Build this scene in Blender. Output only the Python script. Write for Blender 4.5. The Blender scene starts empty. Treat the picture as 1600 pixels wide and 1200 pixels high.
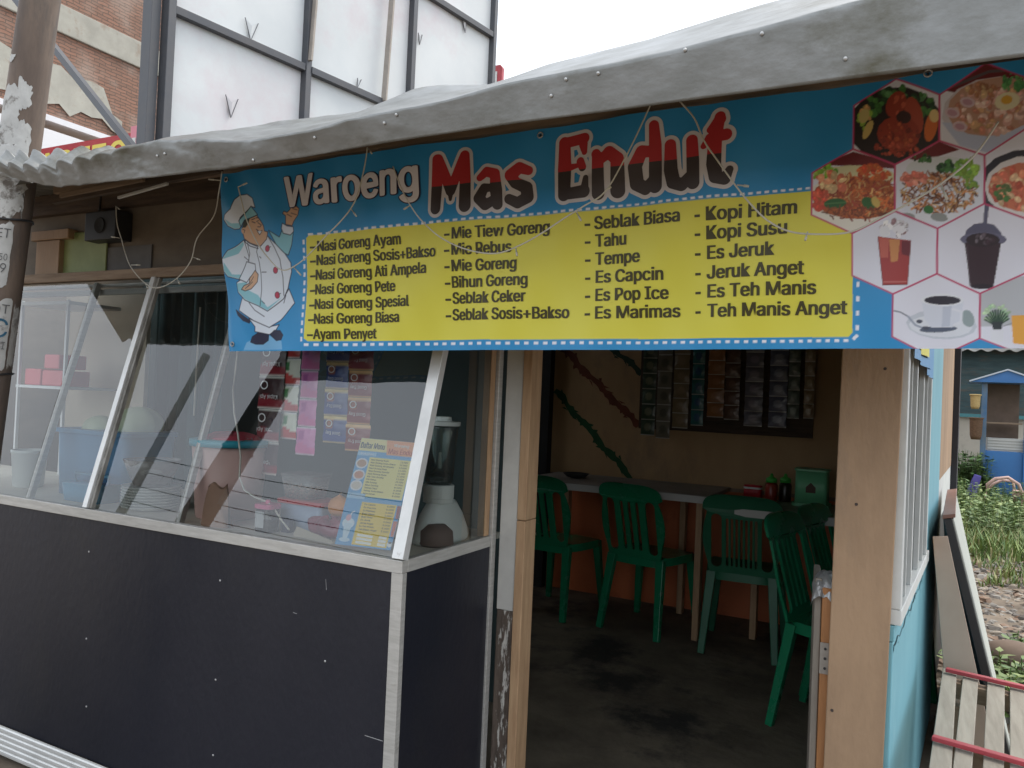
import bpy, math, random
import numpy as np
from mathutils import Vector, Matrix, noise
R = math.radians
S = bpy.context.scene
COL = S.collection

# ------------------------------------------------------------------ camera, sky, sun, exposure
FPX, CXP, CYP = 1210.0, 800.0, 600.0
YAW, PITCH, ROLL, HCAM = R(27.4), R(0.95), R(2.5), 1.3
_f = Vector((-math.sin(YAW)*math.cos(PITCH), math.cos(YAW)*math.cos(PITCH), math.sin(PITCH)))
_r0 = Vector((math.cos(YAW), math.sin(YAW), 0)); _u0 = _r0.cross(_f)
_r = _r0*math.cos(ROLL)+_u0*math.sin(ROLL); _u = _u0*math.cos(ROLL)-_r0*math.sin(ROLL)
CAM = Vector((0, 0, HCAM))
cd = bpy.data.cameras.new('camera'); cam = bpy.data.objects.new('camera', cd); COL.objects.link(cam)
cd.sensor_width = 36.0; cd.lens = FPX/1600*36; cd.clip_end = 500; cd.clip_start = 0.05
cam.matrix_world = Matrix(((_r.x, _u.x, -_f.x, 0), (_r.y, _u.y, -_f.y, 0), (_r.z, _u.z, -_f.z, HCAM), (0, 0, 0, 1)))
S.camera = cam
SUN_EL, SUN_AZ = R(58), R(35)          # azimuth measured from +Y (behind the stall) towards +X
world = bpy.data.worlds.new('World'); S.world = world; world.use_nodes = True
wn, wl = world.node_tree.nodes, world.node_tree.links
sky = wn.new('ShaderNodeTexSky'); sky.sky_type = 'NISHITA'; sky.sun_disc = False
sky.sun_elevation = SUN_EL; sky.sun_rotation = SUN_AZ
sky.air_density = 1.0; sky.dust_density = 6.0; sky.ozone_density = 1.0
hsv = wn.new('ShaderNodeHueSaturation'); hsv.inputs['Saturation'].default_value = 0.5
wl.new(sky.outputs[0], hsv.inputs['Color']); ovc = wn.new('ShaderNodeMix'); ovc.data_type = 'RGBA'; ovc.inputs[0].default_value = .65      # thin even overcast over the clear sky
ovc.inputs[7].default_value = (8.5, 9.1, 9.9, 1)
wl.new(hsv.outputs[0], ovc.inputs[6]); wl.new(ovc.outputs[2], wn['Background'].inputs[0])
wn['Background'].inputs[1].default_value = 0.15
sd = bpy.data.lights.new('sun', 'SUN'); sun = bpy.data.objects.new('sun', sd); COL.objects.link(sun)
sd.energy = 1.2; sd.angle = R(20); sd.color = (1, .94, .84)
_sdir = Vector((math.sin(SUN_AZ)*math.cos(SUN_EL), math.cos(SUN_AZ)*math.cos(SUN_EL), math.sin(SUN_EL)))
sun.rotation_euler = _sdir.to_track_quat('Z', 'Y').to_euler()
S.view_settings.view_transform = 'Standard'; S.view_settings.look = 'None'
S.view_settings.exposure = 0.68; S.view_settings.gamma = 1
S.cycles.use_denoising = True; S.cycles.max_bounces = 10; S.cycles.transparent_max_bounces = 24
S.cycles.diffuse_bounces = 5; S.cycles.caustics_reflective = False; S.cycles.caustics_refractive = False

# ------------------------------------------------------------------ geometry helpers
def ray(x, y): return _r*((x-CXP)/FPX)+_u*((CYP-y)/FPX)+_f
def onY(x, y, Y): d = ray(x, y); return CAM+d*(Y/d.y)
def onX(x, y, X): d = ray(x, y); return CAM+d*(X/d.x)
def onZ(x, y, Z): d = ray(x, y); return CAM+d*((Z-HCAM)/d.z)
def srgb(r, g, b):
    f = lambda c: (c/12.92 if c <= .04045 else ((c+.055)/1.055)**2.4)
    return (f(r/255), f(g/255), f(b/255))

class MB:
    def __init__(s): s.v = []; s.f = []; s.m = []; s.mi = 0
    def add(s, vs, fs):
        o = len(s.v); s.v += [tuple(v) for v in vs]
        for f in fs: s.f.append(tuple(i+o for i in f)); s.m.append(s.mi)
        return s
    def box(s, x0, x1, y0, y1, z0, z1):
        return s.add([(x0,y0,z0),(x1,y0,z0),(x1,y1,z0),(x0,y1,z0),(x0,y0,z1),(x1,y0,z1),(x1,y1,z1),(x0,y1,z1)],
                     [(0,3,2,1),(4,5,6,7),(0,1,5,4),(1,2,6,5),(2,3,7,6),(3,0,4,7)])
    def bar(s, p, q, w, h, up=(0,0,1), w2=None, h2=None):
        p, q = Vector(p), Vector(q); d = (q-p).normalized(); up = Vector(up)
        if abs(d.dot(up)) > .95: up = Vector((0,1,0))
        a = d.cross(up).normalized(); b = a.cross(d).normalized()
        w2 = w if w2 is None else w2; h2 = h if h2 is None else h2
        vs = [p+a*(sx*w/2)+b*(sy*h/2) for sx, sy in ((-1,-1),(1,-1),(1,1),(-1,1))]
        vs += [q+a*(sx*w2/2)+b*(sy*h2/2) for sx, sy in ((-1,-1),(1,-1),(1,1),(-1,1))]
        return s.add(vs, [(0,1,2,3),(7,6,5,4),(0,4,5,1),(1,5,6,2),(2,6,7,3),(3,7,4,0)])
    def tube(s, pts, r, n=6, cap=True):
        pts = [Vector(p) for p in pts]; rr = r if isinstance(r, (list, tuple)) else [r]*len(pts)
        vs, fs = [], []; ref = Vector((0.13, .27, 1)).normalized()
        for i, p in enumerate(pts):
            d = (pts[min(i+1, len(pts)-1)]-pts[max(i-1, 0)]).normalized()
            u = ref if abs(d.dot(ref)) < .95 else Vector((1, .1, 0)).normalized()
            a = d.cross(u).normalized(); b = a.cross(d)
            for k in range(n):
                t = 2*math.pi*k/n; vs.append(p+a*(math.cos(t)*rr[i])+b*(math.sin(t)*rr[i]))
        for i in range(len(pts)-1):
            for k in range(n):
                fs.append((i*n+k, i*n+(k+1) % n, (i+1)*n+(k+1) % n, (i+1)*n+k))
        if cap: fs += [tuple(range(n))[::-1], tuple((len(pts)-1)*n+k for k in range(n))]
        return s.add(vs, fs)
    def lathe(s, prof, c=(0,0,0), n=24, sx=1, sy=1):
        vs, fs = [], []; m = len(prof)
        for (r, z) in prof:
            for k in range(n):
                t = 2*math.pi*k/n; vs.append((c[0]+r*sx*math.cos(t), c[1]+r*sy*math.sin(t), c[2]+z))
        for i in range(m-1):
            for k in range(n): fs.append((i*n+k, i*n+(k+1) % n, (i+1)*n+(k+1) % n, (i+1)*n+k))
        fs += [tuple(range(n))[::-1], tuple((m-1)*n+k for k in range(n))]
        return s.add(vs, fs)
    def rbox(s, c, sx, sy, z0, z1, r=.02, top=1.0, n=5):   # rounded-corner upright box with taper
        vs, fs = [], []; ring = []
        for (cx, cy, a0) in ((1,1,0),(-1,1,90),(-1,-1,180),(1,-1,270)):
            for k in range(n):
                a = R(a0+90*k/(n-1)); ring.append((cx*(sx/2-r)+r*math.cos(a), cy*(sy/2-r)+r*math.sin(a)))
        m = len(ring)
        for z, k in ((z0, 1), (z1, top)):
            for (x, y) in ring: vs.append((c[0]+x*k, c[1]+y*k, z))
        fs = [(i, (i+1) % m, m+(i+1) % m, m+i) for i in range(m)]+[tuple(range(m))[::-1], tuple(range(m, 2*m))]
        return s.add(vs, fs)
    def grid(s, fn, nu, nv, flip=False):
        vs = [fn(i/nu, j/nv) for j in range(nv+1) for i in range(nu+1)]
        fs = []
        for j in range(nv):
            for i in range(nu):
                a = j*(nu+1)+i; q = (a, a+1, a+nu+2, a+nu+1); fs.append(q[::-1] if flip else q)
        return s.add(vs, fs)
    def prism(s, pts, off):          # planar outline swept by off
        n = len(pts); off = Vector(off); vs = [Vector(p) for p in pts]; vs += [v+off for v in vs]
        return s.add(vs, [tuple(range(n))[::-1], tuple(range(n, 2*n))]+[(i, (i+1) % n, n+(i+1) % n, n+i) for i in range(n)])
    def xf(s, fn, start=0): s.v[start:] = [tuple(fn(Vector(v))) for v in s.v[start:]]; return s
    def build(s, name, mats, parent=None, smooth=False, bevel=0, col=None, local=False):
        me = bpy.data.meshes.new(name)
        if not isinstance(mats, (list, tuple)): mats = [mats]
        off = Vector((0,0,0))
        if parent is not None and not local: off = wloc(parent)
        me.from_pydata([(v[0]-off.x, v[1]-off.y, v[2]-off.z) for v in s.v], [], s.f)
        for m in mats: me.materials.append(m)
        if len(mats) > 1: me.polygons.foreach_set('material_index', s.m)
        if smooth: me.polygons.foreach_set('use_smooth', [True]*len(me.polygons))
        if col is not None:
            at = me.attributes.new('Col', 'FLOAT_COLOR', 'POINT')
            at.data.foreach_set('color', np.asarray(col, dtype=np.float32).ravel())
        me.update()
        o = bpy.data.objects.new(name, me); COL.objects.link(o)
        if parent is not None: o.parent = parent
        if bevel:
            b = o.modifiers.new('bevel', 'BEVEL'); b.width = bevel; b.segments = 2; b.limit_method = 'ANGLE'; b.angle_limit = R(40)
        return o
def wloc(o):
    l = Vector(o.location)
    while o.parent is not None: o = o.parent; l += Vector(o.location)
    return l
def tag(o, label=None, cat=None, group=None, kind=None):
    if label: o['label'] = label
    if cat: o['category'] = cat
    if group: o['group'] = group
    if kind: o['kind'] = kind
    return o
def thing(name, loc, label, cat, group=None):
    o = bpy.data.objects.new(name, None); COL.objects.link(o); o.location = loc; o.empty_display_size = .1
    return tag(o, label, cat, group)
def dup(root, loc, rz, label):
    kids = {}
    for o in bpy.data.objects:
        if o.parent is not None: kids.setdefault(o.parent.name, []).append(o)
    r = root.copy(); COL.objects.link(r); r.location = loc; r.rotation_euler = (0, 0, rz); r['label'] = label
    for ch in kids.get(root.name, []):
        c = ch.copy(); COL.objects.link(c); c.parent = r
        for g in kids.get(ch.name, []):
            d = g.copy(); COL.objects.link(d); d.parent = c
    return r
_rng = random.Random(7)

# ------------------------------------------------------------------ materials
def mat(name, c1, c2=None, rough=.6, scale=6., stretch=(1,1,1), metal=0., bump=0., bscale=None, contrast=(.35,.65),
        c3=None, s3=2., t3=(.55,.7), spec=.5, alpha=1., trans=0., coat=0.):
    m = bpy.data.materials.new(name); m.use_nodes = True; nt = m.node_tree; N, L = nt.nodes, nt.links
    p = N['Principled BSDF']; p.inputs['Roughness'].default_value = rough; p.inputs['Metallic'].default_value = metal
    p.inputs['Specular IOR Level'].default_value = spec; p.inputs['Alpha'].default_value = alpha
    p.inputs['Transmission Weight'].default_value = trans; p.inputs['Coat Weight'].default_value = coat
    if c2 is None and not bump: p.inputs['Base Color'].default_value = (*c1, 1); return m
    tc = N.new('ShaderNodeTexCoord'); mp = N.new('ShaderNodeMapping'); mp.inputs['Scale'].default_value = stretch
    L.new(tc.outputs['Object'], mp.inputs['Vector'])
    nz = N.new('ShaderNodeTexNoise'); nz.inputs['Scale'].default_value = scale; nz.inputs['Detail'].default_value = 8
    nz.inputs['Roughness'].default_value = .62
    L.new(mp.outputs[0], nz.inputs['Vector'])
    if c2 is not None:
        mr = N.new('ShaderNodeMapRange'); mr.inputs[1].default_value, mr.inputs[2].default_value = contrast
        L.new(nz.outputs[0], mr.inputs[0])
        mx = N.new('ShaderNodeMix'); mx.data_type = 'RGBA'
        mx.inputs[6].default_value = (*c1, 1); mx.inputs[7].default_value = (*c2, 1)
        L.new(mr.outputs[0], mx.inputs[0]); out = mx.outputs[2]
        if c3 is not None:
            n3 = N.new('ShaderNodeTexNoise'); n3.inputs['Scale'].default_value = s3; n3.inputs['Detail'].default_value = 9
            n3.inputs['Roughness'].default_value = .7
            mp3 = N.new('ShaderNodeMapping'); mp3.inputs['Location'].default_value = (3.1, 7.7, 1.3); mp3.inputs['Scale'].default_value = stretch
            L.new(tc.outputs['Object'], mp3.inputs['Vector']); L.new(mp3.outputs[0], n3.inputs['Vector'])
            r3 = N.new('ShaderNodeMapRange'); r3.inputs[1].default_value, r3.inputs[2].default_value = t3
            L.new(n3.outputs[0], r3.inputs[0])
            m3 = N.new('ShaderNodeMix'); m3.data_type = 'RGBA'; m3.inputs[7].default_value = (*c3, 1)
            L.new(r3.outputs[0], m3.inputs[0]); L.new(out, m3.inputs[6]); out = m3.outputs[2]
        L.new(out, p.inputs['Base Color'])
        rr = N.new('ShaderNodeMapRange'); rr.inputs[3].default_value = max(0, rough-.1); rr.inputs[4].default_value = min(1, rough+.12)
        L.new(nz.outputs[0], rr.inputs[0]); L.new(rr.outputs[0], p.inputs['Roughness'])
    else: p.inputs['Base Color'].default_value = (*c1, 1)
    if bump:
        nb = N.new('ShaderNodeTexNoise'); nb.inputs['Scale'].default_value = bscale or scale*2; nb.inputs['Detail'].default_value = 6
        L.new(mp.outputs[0], nb.inputs['Vector'])
        b = N.new('ShaderNodeBump'); b.inputs['Strength'].default_value = bump; b.inputs['Distance'].default_value = .01
        L.new(nb.outputs[0], b.inputs['Height']); L.new(b.outputs[0], p.inputs['Normal'])
    return m
def printed(name, rough=.4, spec=.5, coat=0.):
    m = bpy.data.materials.new(name); m.use_nodes = True; N, L = m.node_tree.nodes, m.node_tree.links
    a = N.new('ShaderNodeAttribute'); a.attribute_name = 'Col'; p = N['Principled BSDF']
    L.new(a.outputs['Color'], p.inputs['Base Color']); p.inputs['Roughness'].default_value = rough
    p.inputs['Specular IOR Level'].default_value = spec; p.inputs['Coat Weight'].default_value = coat
    return m
def glass_mat(name, tint=(.97,1.,.985), rough=0.0, ior=1.5, dirt=0.0):
    m = bpy.data.materials.new(name); m.use_nodes = True; N, L = m.node_tree.nodes, m.node_tree.links
    N.remove(N['Principled BSDF']); out = N['Material Output']
    fr = N.new('ShaderNodeFresnel'); fr.inputs[0].default_value = ior
    tr = N.new('ShaderNodeBsdfTransparent'); tr.inputs[0].default_value = (*tint, 1)
    gl = N.new('ShaderNodeBsdfGlossy'); gl.inputs['Roughness'].default_value = rough
    mx = N.new('ShaderNodeMixShader'); L.new(fr.outputs[0], mx.inputs[0]); L.new(tr.outputs[0], mx.inputs[1]); L.new(gl.outputs[0], mx.inputs[2])
    last = mx
    if dirt:
        tc = N.new('ShaderNodeTexCoord'); nz = N.new('ShaderNodeTexNoise'); nz.inputs['Scale'].default_value = 5; nz.inputs['Detail'].default_value = 8
        L.new(tc.outputs['Object'], nz.inputs['Vector'])
        mr = N.new('ShaderNodeMapRange'); mr.inputs[3].default_value = dirt*.3; mr.inputs[4].default_value = dirt*1.7
        L.new(nz.outputs[0], mr.inputs[0])
        df = N.new('ShaderNodeBsdfDiffuse'); df.inputs[0].default_value = (.6,.6,.58,1)
        m2 = N.new('ShaderNodeMixShader'); L.new(mr.outputs[0], m2.inputs[0]); L.new(mx.outputs[0], m2.inputs[1]); L.new(df.outputs[0], m2.inputs[2]); last = m2
    L.new(last.outputs[0], out.inputs[0]); return m

ALU = mat('aluminium', (.55,.54,.51), (.44,.43,.40), .42, 14, (1,1,8), metal=.35, c3=(.30,.28,.24), s3=9, t3=(.62,.75))
ALUB = mat('bright_aluminium', (.72,.72,.70), (.62,.62,.60), .35, 10, metal=.3, c3=(.38,.36,.33), s3=12, t3=(.64,.74))
PANEL = mat('dark_laminate', (.008,.010,.018), (.013,.014,.022), .40, 2.2, (1,1,.5), c3=(.021,.021,.024), s3=2.6, t3=(.52,.85), bump=.14, bscale=60, spec=.45)
WOODL = mat('raw_pine', (.46,.30,.17), (.36,.22,.12), .7, 9, (6,6,.7), bump=.25, bscale=30, c3=(.26,.16,.09), s3=5, t3=(.6,.8))
WOODB = mat('pale_board', (.38,.25,.15), (.29,.19,.115), .72, 3.2, (1.6,1.6,.55), bump=.2, bscale=55, c3=(.23,.165,.115), s3=2.3, t3=(.58,.80), contrast=(.40,.62))
WOODD = mat('dark_timber', (.10,.065,.04), (.055,.036,.025), .8, 8, (.7,6,6), bump=.3)
WOODM = mat('weathered_timber', (.30,.22,.15), (.2,.14,.095), .8, 8, (.7,6,6), bump=.3)
PLY = mat('plywood', (.54,.345,.175), (.46,.285,.14), .75, 3, (1,1,.5), c3=(.25,.17,.11), s3=1.5, t3=(.55,.75))
PLYG = mat('grey_plywood', (.19,.155,.115), (.13,.105,.08), .8, 4, (1,1,2), bump=.1, c3=(.08,.065,.05), s3=7, t3=(.66,.72))
BEIGE = mat('beige_board', (.50,.44,.35), (.42,.37,.29), .8, 2.5)
WHITEP = mat('chalky_white_paint', (.55,.54,.50), (.45,.44,.41), .7, 7, bump=.2, c3=(.12,.09,.07), s3=14, t3=(.66,.7))
PEEL = mat('peeling_post', (.12,.09,.07), (.06,.045,.035), .85, 16, (3,3,.6), bump=.5, c3=(.48,.46,.42), s3=13, t3=(.53,.57))
ZINC = mat('weathered_zinc', (.25,.255,.25), (.185,.187,.175), .40, 12, (1,1.6,1.6), metal=.55, bump=.06, bscale=60, c3=(.095,.088,.06), s3=3.4, t3=(.52,.70), contrast=(.35,.65))
RUSTY = mat('old_zinc_roof', (.30,.30,.28), (.20,.19,.17), .6, 5, metal=.3)
FLOOR = mat('stall_floor_concrete', (.19,.16,.115), (.09,.074,.052), .75, 2.6, bump=.4, bscale=18, c3=(.03,.028,.025), s3=1.8, t3=(.5,.62))
SOIL = mat('soil', (.20,.155,.11), (.11,.085,.06), .95, 3, bump=.6, bscale=20, c3=(.28,.24,.19), s3=9, t3=(.58,.68))
TEAL = mat('teal_panel', (.055,.085,.085), (.04,.065,.065), .7, 3)
DARK = mat('dark_void_paint', (.02,.02,.02), (.012,.012,.012), .8, 5)
ORANGE = mat('orange_painted_board', (.58,.16,.055), (.50,.13,.045), .6, 3, c3=(.27,.07,.03), s3=2, t3=(.55,.7))
BLUEW = mat('sky_blue_paint', (.19,.44,.51), (.16,.385,.46), .55, 3, (1,1,.6), c3=(.27,.50,.55), s3=4, t3=(.6,.75), bump=.08)
WHITEF = mat('white_painted_frame', (.66,.68,.66), (.56,.58,.56), .5, 8)
GREENP = mat('green_plastic', (.012,.22,.10), (.010,.18,.083), .25, 4)
GREENF = mat('faded_green_plastic', (.02,.15,.075), (.016,.12,.06), .45, 4)
WHITEPL = mat('white_plastic', (.72,.75,.72), (.68,.71,.68), .35, 4)
CREAM = mat('cream_top', (.74,.70,.60), (.66,.61,.52), .6, 6)
BLACKM = mat('black_paint', (.016,.016,.018), (.024,.023,.023), .5, 6)
REDP = mat('red_strip_paint', (.42,.045,.06), (.33,.04,.05), .5, 8)
SLAT = mat('grey_slat_wood', (.34,.305,.25), (.24,.21,.17), .8, 5, (6,.6,6), bump=.2, c3=(.24,.2,.17), s3=4, t3=(.62,.78))
GLASS = glass_mat('display_glass', dirt=.004, ior=1.95)
GLASSW = glass_mat('window_glass', (.9,.95,.95))
JARGL = glass_mat('jar_glass', (.9,.95,.94), dirt=.05)
CLEARP = glass_mat('clear_plastic', (.88,.9,.9), .15, dirt=.28)
WIRE = mat('white_wire', (.62,.60,.52), None, .5)
PRINT = printed('printed_vinyl', .42, .45)
FOILP = printed('printed_sachet_foil', .3, .6)
PAPERP = printed('printed_paper', .5, .4, .0)
SCREWM = mat('screw_steel', (.5,.5,.49), None, .4, metal=.5)
GREENT = mat('lime_plastic', (.32,.37,.15), (.25,.30,.12), .6, 7, c3=(.1,.16,.05), s3=9, t3=(.62,.72))

# ------------------------------------------------------------------ text / outline helpers (flat 2-D pieces)
def curve_tris(cu):
    o = bpy.data.objects.new('tmp', cu); me = bpy.data.meshes.new_from_object(o)
    n = len(me.vertices); co = np.zeros(n*3, dtype=np.float32); me.vertices.foreach_get('co', co)
    fs = [tuple(p.vertices) for p in me.polygons]
    bpy.data.objects.remove(o); bpy.data.curves.remove(cu) if cu.users == 0 else None; bpy.data.meshes.remove(me)
    return co.reshape(-1, 3)[:, :2].copy(), fs
try: SANS = bpy.data.fonts.load(bpy.utils.system_resource('DATAFILES')+'/fonts/Inter.woff2')      # the grotesque that ships inside Blender
except Exception: SANS = None
def text2d(s, offset=0.0, res=4):
    cu = bpy.data.curves.new('tmp', 'FONT')
    if SANS: cu.font = SANS
    cu.body = s; cu.size = 1.0; cu.offset = offset; cu.resolution_u = res
    return curve_tris(cu)
_hc = text2d('H')[0]; CAPH = float(_hc[:, 1].max())
def fit_text(s, u0, u1, v0, cap, offset=.0):
    co, fs = text2d(s, offset)
    if len(co) == 0: return co, fs
    x0, x1 = co[:, 0].min(), co[:, 0].max()
    co[:, 0] = u0+(co[:, 0]-x0)*(u1-u0)/max(1e-6, x1-x0); co[:, 1] = v0+co[:, 1]*cap/CAPH
    return co, fs
def sheet2d(outer, holes, ext):
    cu = bpy.data.curves.new('tmp', 'CURVE'); cu.dimensions = '2D'; cu.fill_mode = 'BOTH'; cu.extrude = ext
    for pl in [outer]+holes:
        sp = cu.splines.new('POLY'); sp.points.add(len(pl)-1); sp.use_cyclic_u = True
        for i, p in enumerate(pl): sp.points[i].co = (p[0], p[1], 0, 1)
    o = bpy.data.objects.new('tmp', cu); me = bpy.data.meshes.new_from_object(o)
    vs = [tuple(v.co) for v in me.vertices]; fs = [tuple(p.vertices) for p in me.polygons]
    bpy.data.objects.remove(o); bpy.data.meshes.remove(me)
    return vs, fs
def rrect(x0, x1, y0, y1, r, n=5):
    out = []
    for (cx, cy, a0) in ((x1-r, y1-r, 0), (x0+r, y1-r, 90), (x0+r, y0+r, 180), (x1-r, y0+r, 270)):
        for k in range(n): a = R(a0+90*k/(n-1)); out.append((cx+r*math.cos(a), cy+r*math.sin(a)))
    return out

# ------------------------------------------------------------------ ground
def fbm(x, y, s=1., o=4): return noise.fractal(Vector((x*s, y*s, .3)), 1., 2., o)
def gz(x, y):
    k = min(1, max(0, (x-.1)/.3))*min(1, max(0, (y-2.4)/1.))
    return -.035+k*(.05*fbm(x, y, .6)+.025*fbm(x, y, 2.5)+.012*max(0, y-6))
m = MB(); xs = np.concatenate([[-60, -20, -8], np.arange(-4, 6.01, .13), [9, 20, 60]]); ys = np.concatenate([[-60, -20, -6], np.arange(-2, 17, .13), [24, 40, 90]])
vs = [(x, y, gz(x, y) if -3 < x < 7 and y < 18 else -.035) for y in ys for x in xs]; nx = len(xs)
m.add(vs, [(j*nx+i, j*nx+i+1, (j+1)*nx+i+1, (j+1)*nx+i) for j in range(len(ys)-1) for i in range(nx-1)])
tag(m.build('ground', SOIL, smooth=True), kind='structure')
m = MB(); m.box(-3.92, .02, 2.06, 4.98, -.03, 0); tag(m.build('floor', FLOOR), kind='structure')

# ------------------------------------------------------------------ walls of the stall
t = thing('back_wall', (-1.5, 4.96, 0), 'plywood back wall of the stall with orange lower half and painted diagonal stripes', 'wall')
m = MB(); m.box(-3.92, .165, 4.95, 4.99, .77, 2.5); m.build('upper_panel', PLY, t)
m = MB(); m.box(-3.92, .165, 4.935, 4.985, 0, .768); m.build('lower_panel', ORANGE, t)
m = MB(); m.box(-1.60, -.525, 4.925, 4.949, 1.13, 2.0); m.build('dark_window_board', WOODD, t)
m = MB(); m.box(-3.3, -.0, 4.938, 4.9495, .768, .79); m.build('batten', WOODM, t)
m = MB(); m.box(-2.295, -2.225, 4.86, 4.93, 0, 2.4); m.build('dark_post', DARK, t)
def stroke_strip(p, q, w, seed):
    p, q = Vector(p), Vector(q); d = (q-p).normalized(); nrm = Vector((-d.z, 0, d.x)); r = random.Random(seed); m = MB(); L = (q-p).length; n = int(L/.025)
    c = [p+(q-p)*(i/n)+nrm*(r.uniform(-.006, .006)+.008*math.sin(i*.55)) for i in range(n+1)]
    vs = []; 
    for i, k in enumerate(c):
        ww = w*(.65+.35*abs(math.sin(i*.62+seed)))*r.uniform(.8, 1.15); vs += [k-nrm*ww, k+nrm*ww]
    m.add(vs, [(2*i, 2*i+2, 2*i+3, 2*i+1) for i in range(n)])
    for i in range(2, n-2, 2):        # loose leaf-like flicks off the stroke
        s = r.choice((-1, 1)); a = c[i]+nrm*s*w*.8; b = a+nrm*s*w*.8+d*r.uniform(-.03, .05); e = d*.016; o = Vector((0, -.0006, 0))
        m.add([a-e+o, b+o, a+e+o], [(0, 1, 2)])
    return m
for p, q, w, c, s in (((-2.222,4.9465,1.36),(-1.64,4.9465,.79),.024,(.015,.10,.03),3), ((-2.18,4.9465,1.65),(-1.605,4.9465,1.15),.026,(.20,.045,.012),5), ((-1.95,4.9465,1.78),(-1.60,4.9465,1.49),.022,(.02,.06,.03),9)):
    stroke_strip(p, q, w, s).build('painted_stripe', mat('stripe_paint', c, tuple(k*.7 for k in c), .6, 12), t)
m = MB(); m.box(-3.96, -3.92, 1.9, 4.99, 0, 2.0); tag(m.build('side_wall', PLYG), 'grey plywood side wall at the dark kitchen end of the stall', 'wall')
t = thing('partition_wall', (-2.3, 2.95, 0), 'dark teal partition wall behind the display counter', 'wall')
m = MB(); m.box(-3.91, -1.50, 2.93, 2.96, 0, 2.2); m.build('panel', TEAL, t)
m = MB(); m.box(-1.499, -1.46, 2.91, 2.98, 0, 2.2); m.build('post', DARK, t)
# blue wall on the right with its window
D = Vector((.0744, .99723, 0)); O = Vector((-.026, 2.135, 0)); NR = Vector((.99723, -.0744, 0))
def W(tt, off, z): p = O+D*tt+NR*off; return (p.x, p.y, z)
def wbox(m, t0, t1, o0, o1, z0, z1):
    return m.add([W(t0,o0,z0),W(t0,o1,z0),W(t1,o1,z0),W(t1,o0,z0),W(t0,o0,z1),W(t0,o1,z1),W(t1,o1,z1),W(t1,o0,z1)], [(0,3,2,1),(4,5,6,7),(0,1,5,4),(1,2,6,5),(2,3,7,6),(3,0,4,7)])
t = thing('blue_wall', W(.9, 0, 0), 'light blue painted side wall with a white framed window on the right of the doorway', 'wall')
m = MB(); wbox(m, .015, 1.85, -.035, 0, -.03, .735); m.build('lower_panel', BLUEW, t, bevel=.003)
m = MB(); n = 60                       # paint film split along the rail, with the dark split showing
zc_ = lambda q: .722+.006*math.sin(q*21)+.004*math.sin(q*57+1)
for i in range(n):
    a, b = .02+1.02*i/n, .02+1.02*(i+1)/n; wd = lambda q: .0012+.0065*max(0, noise.noise(Vector((q*7, 3, 0)))+.12)
    m.add([W(a, .0012, zc_(a)), W(b, .0012, zc_(b)), W(b, .0012, zc_(b)-wd(b)), W(a, .0012, zc_(a)-wd(a))], [(0, 1, 2, 3)])
m.build('split', mat('split_dark', (.02,.03,.035), None, .8), t)
m = MB()
for i in range(n):
    a, b = .02+1.02*i/n, .02+1.02*(i+1)/n; w = lambda q: .0015+.004*max(0, noise.noise(Vector((q*7, 3, 0)))+.12)
    m.add([W(a, .0016, zc_(a)-.018), W(b, .0016, zc_(b)-.018), W(b, w(b), zc_(b)-.003), W(a, w(a), zc_(a)-.003)], [(0, 1, 2, 3)])
m.build('lifted_paint_edge', BLUEW, t)
m = MB(); wbox(m, .015, 1.06, -.032, .002, .7365, .775); m.build('rail_below_window', BLUEW, t, bevel=.002)
m = MB(); wbox(m, 1.062, 1.85, -.034, .004, .737, 2.3); m.build('blue_post', BLUEW, t, bevel=.003)
m = MB(); wbox(m, .015, 1.06, -.033, .0, 1.75, 2.25); m.build('upper_panel', BLUEW, t)
wf = MB(); wbox(wf, .02, 1.05, -.03, .016, .777, .815); wbox(wf, .02, .055, -.03, .014, .816, 1.74); wbox(wf, .93, .955, -.03, .014, .816, 1.74); wbox(wf, .02, 1.05, -.03, .014, 1.70, 1.749)
win = wf.build('window', WHITEF, t, bevel=.002)
m = MB(); wbox(m, .957, 1.05, -.03, .006, .816, 1.69); m.build('wooden_jamb', WOODB, win)
m = MB()
for a in (.19, .36, .375, .62, .645, .80): wbox(m, a, a+.014, -.02, .009, .816, 1.70)
m.build('mullion', WHITEF, win)
m = MB(); wbox(m, .056, .93, -.008, -.004, .816, 1.70); m.build('pane', GLASSW, win)
m = MB(); m.grid(lambda a, b: W(.07+.5*a, .022+.012*math.sin(a*9+b*3), 1.44+.34*b+.01*math.sin(a*7)), 14, 8)
yb = MB(); yb.grid(lambda a, b: W(.03+.46*a, .026+.006*math.sin(a*9+b*3), 1.468+.34*b), 14, 8)
yb.build('banner_offcut', mat('yellow_vinyl', srgb(225,215,60), None, .45), win); m2 = MB(); m2.grid(lambda a, b: W(.03+.75*a, .024+.006*math.sin(a*12), 1.44+.027*b), 14, 2); m2.grid(lambda a, b: W(.5+.34*a, .024+.004*math.sin(a*12), 1.42+.4*b), 6, 6)
m2.build('banner_offcut', mat('blue_vinyl', srgb(70,140,190), None, .45), win)
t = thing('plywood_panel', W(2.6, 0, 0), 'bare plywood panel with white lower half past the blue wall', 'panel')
m = MB(); wbox(m, 1.87, 3.3, -.03, -.002, 1.0, 2.3); m.build('upper_sheet', WOODB, t)
m = MB(); wbox(m, 1.87, 3.3, -.03, -.004, .80, .998); m.build('lower_sheet', WHITEF, t)
m = MB(); wbox(m, 1.87, 3.3, -.03, -.006, -.03, .798); m.build('shade_base', BLACKM, t)  # shade at the panel's foot, put in as a black sheet
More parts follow.
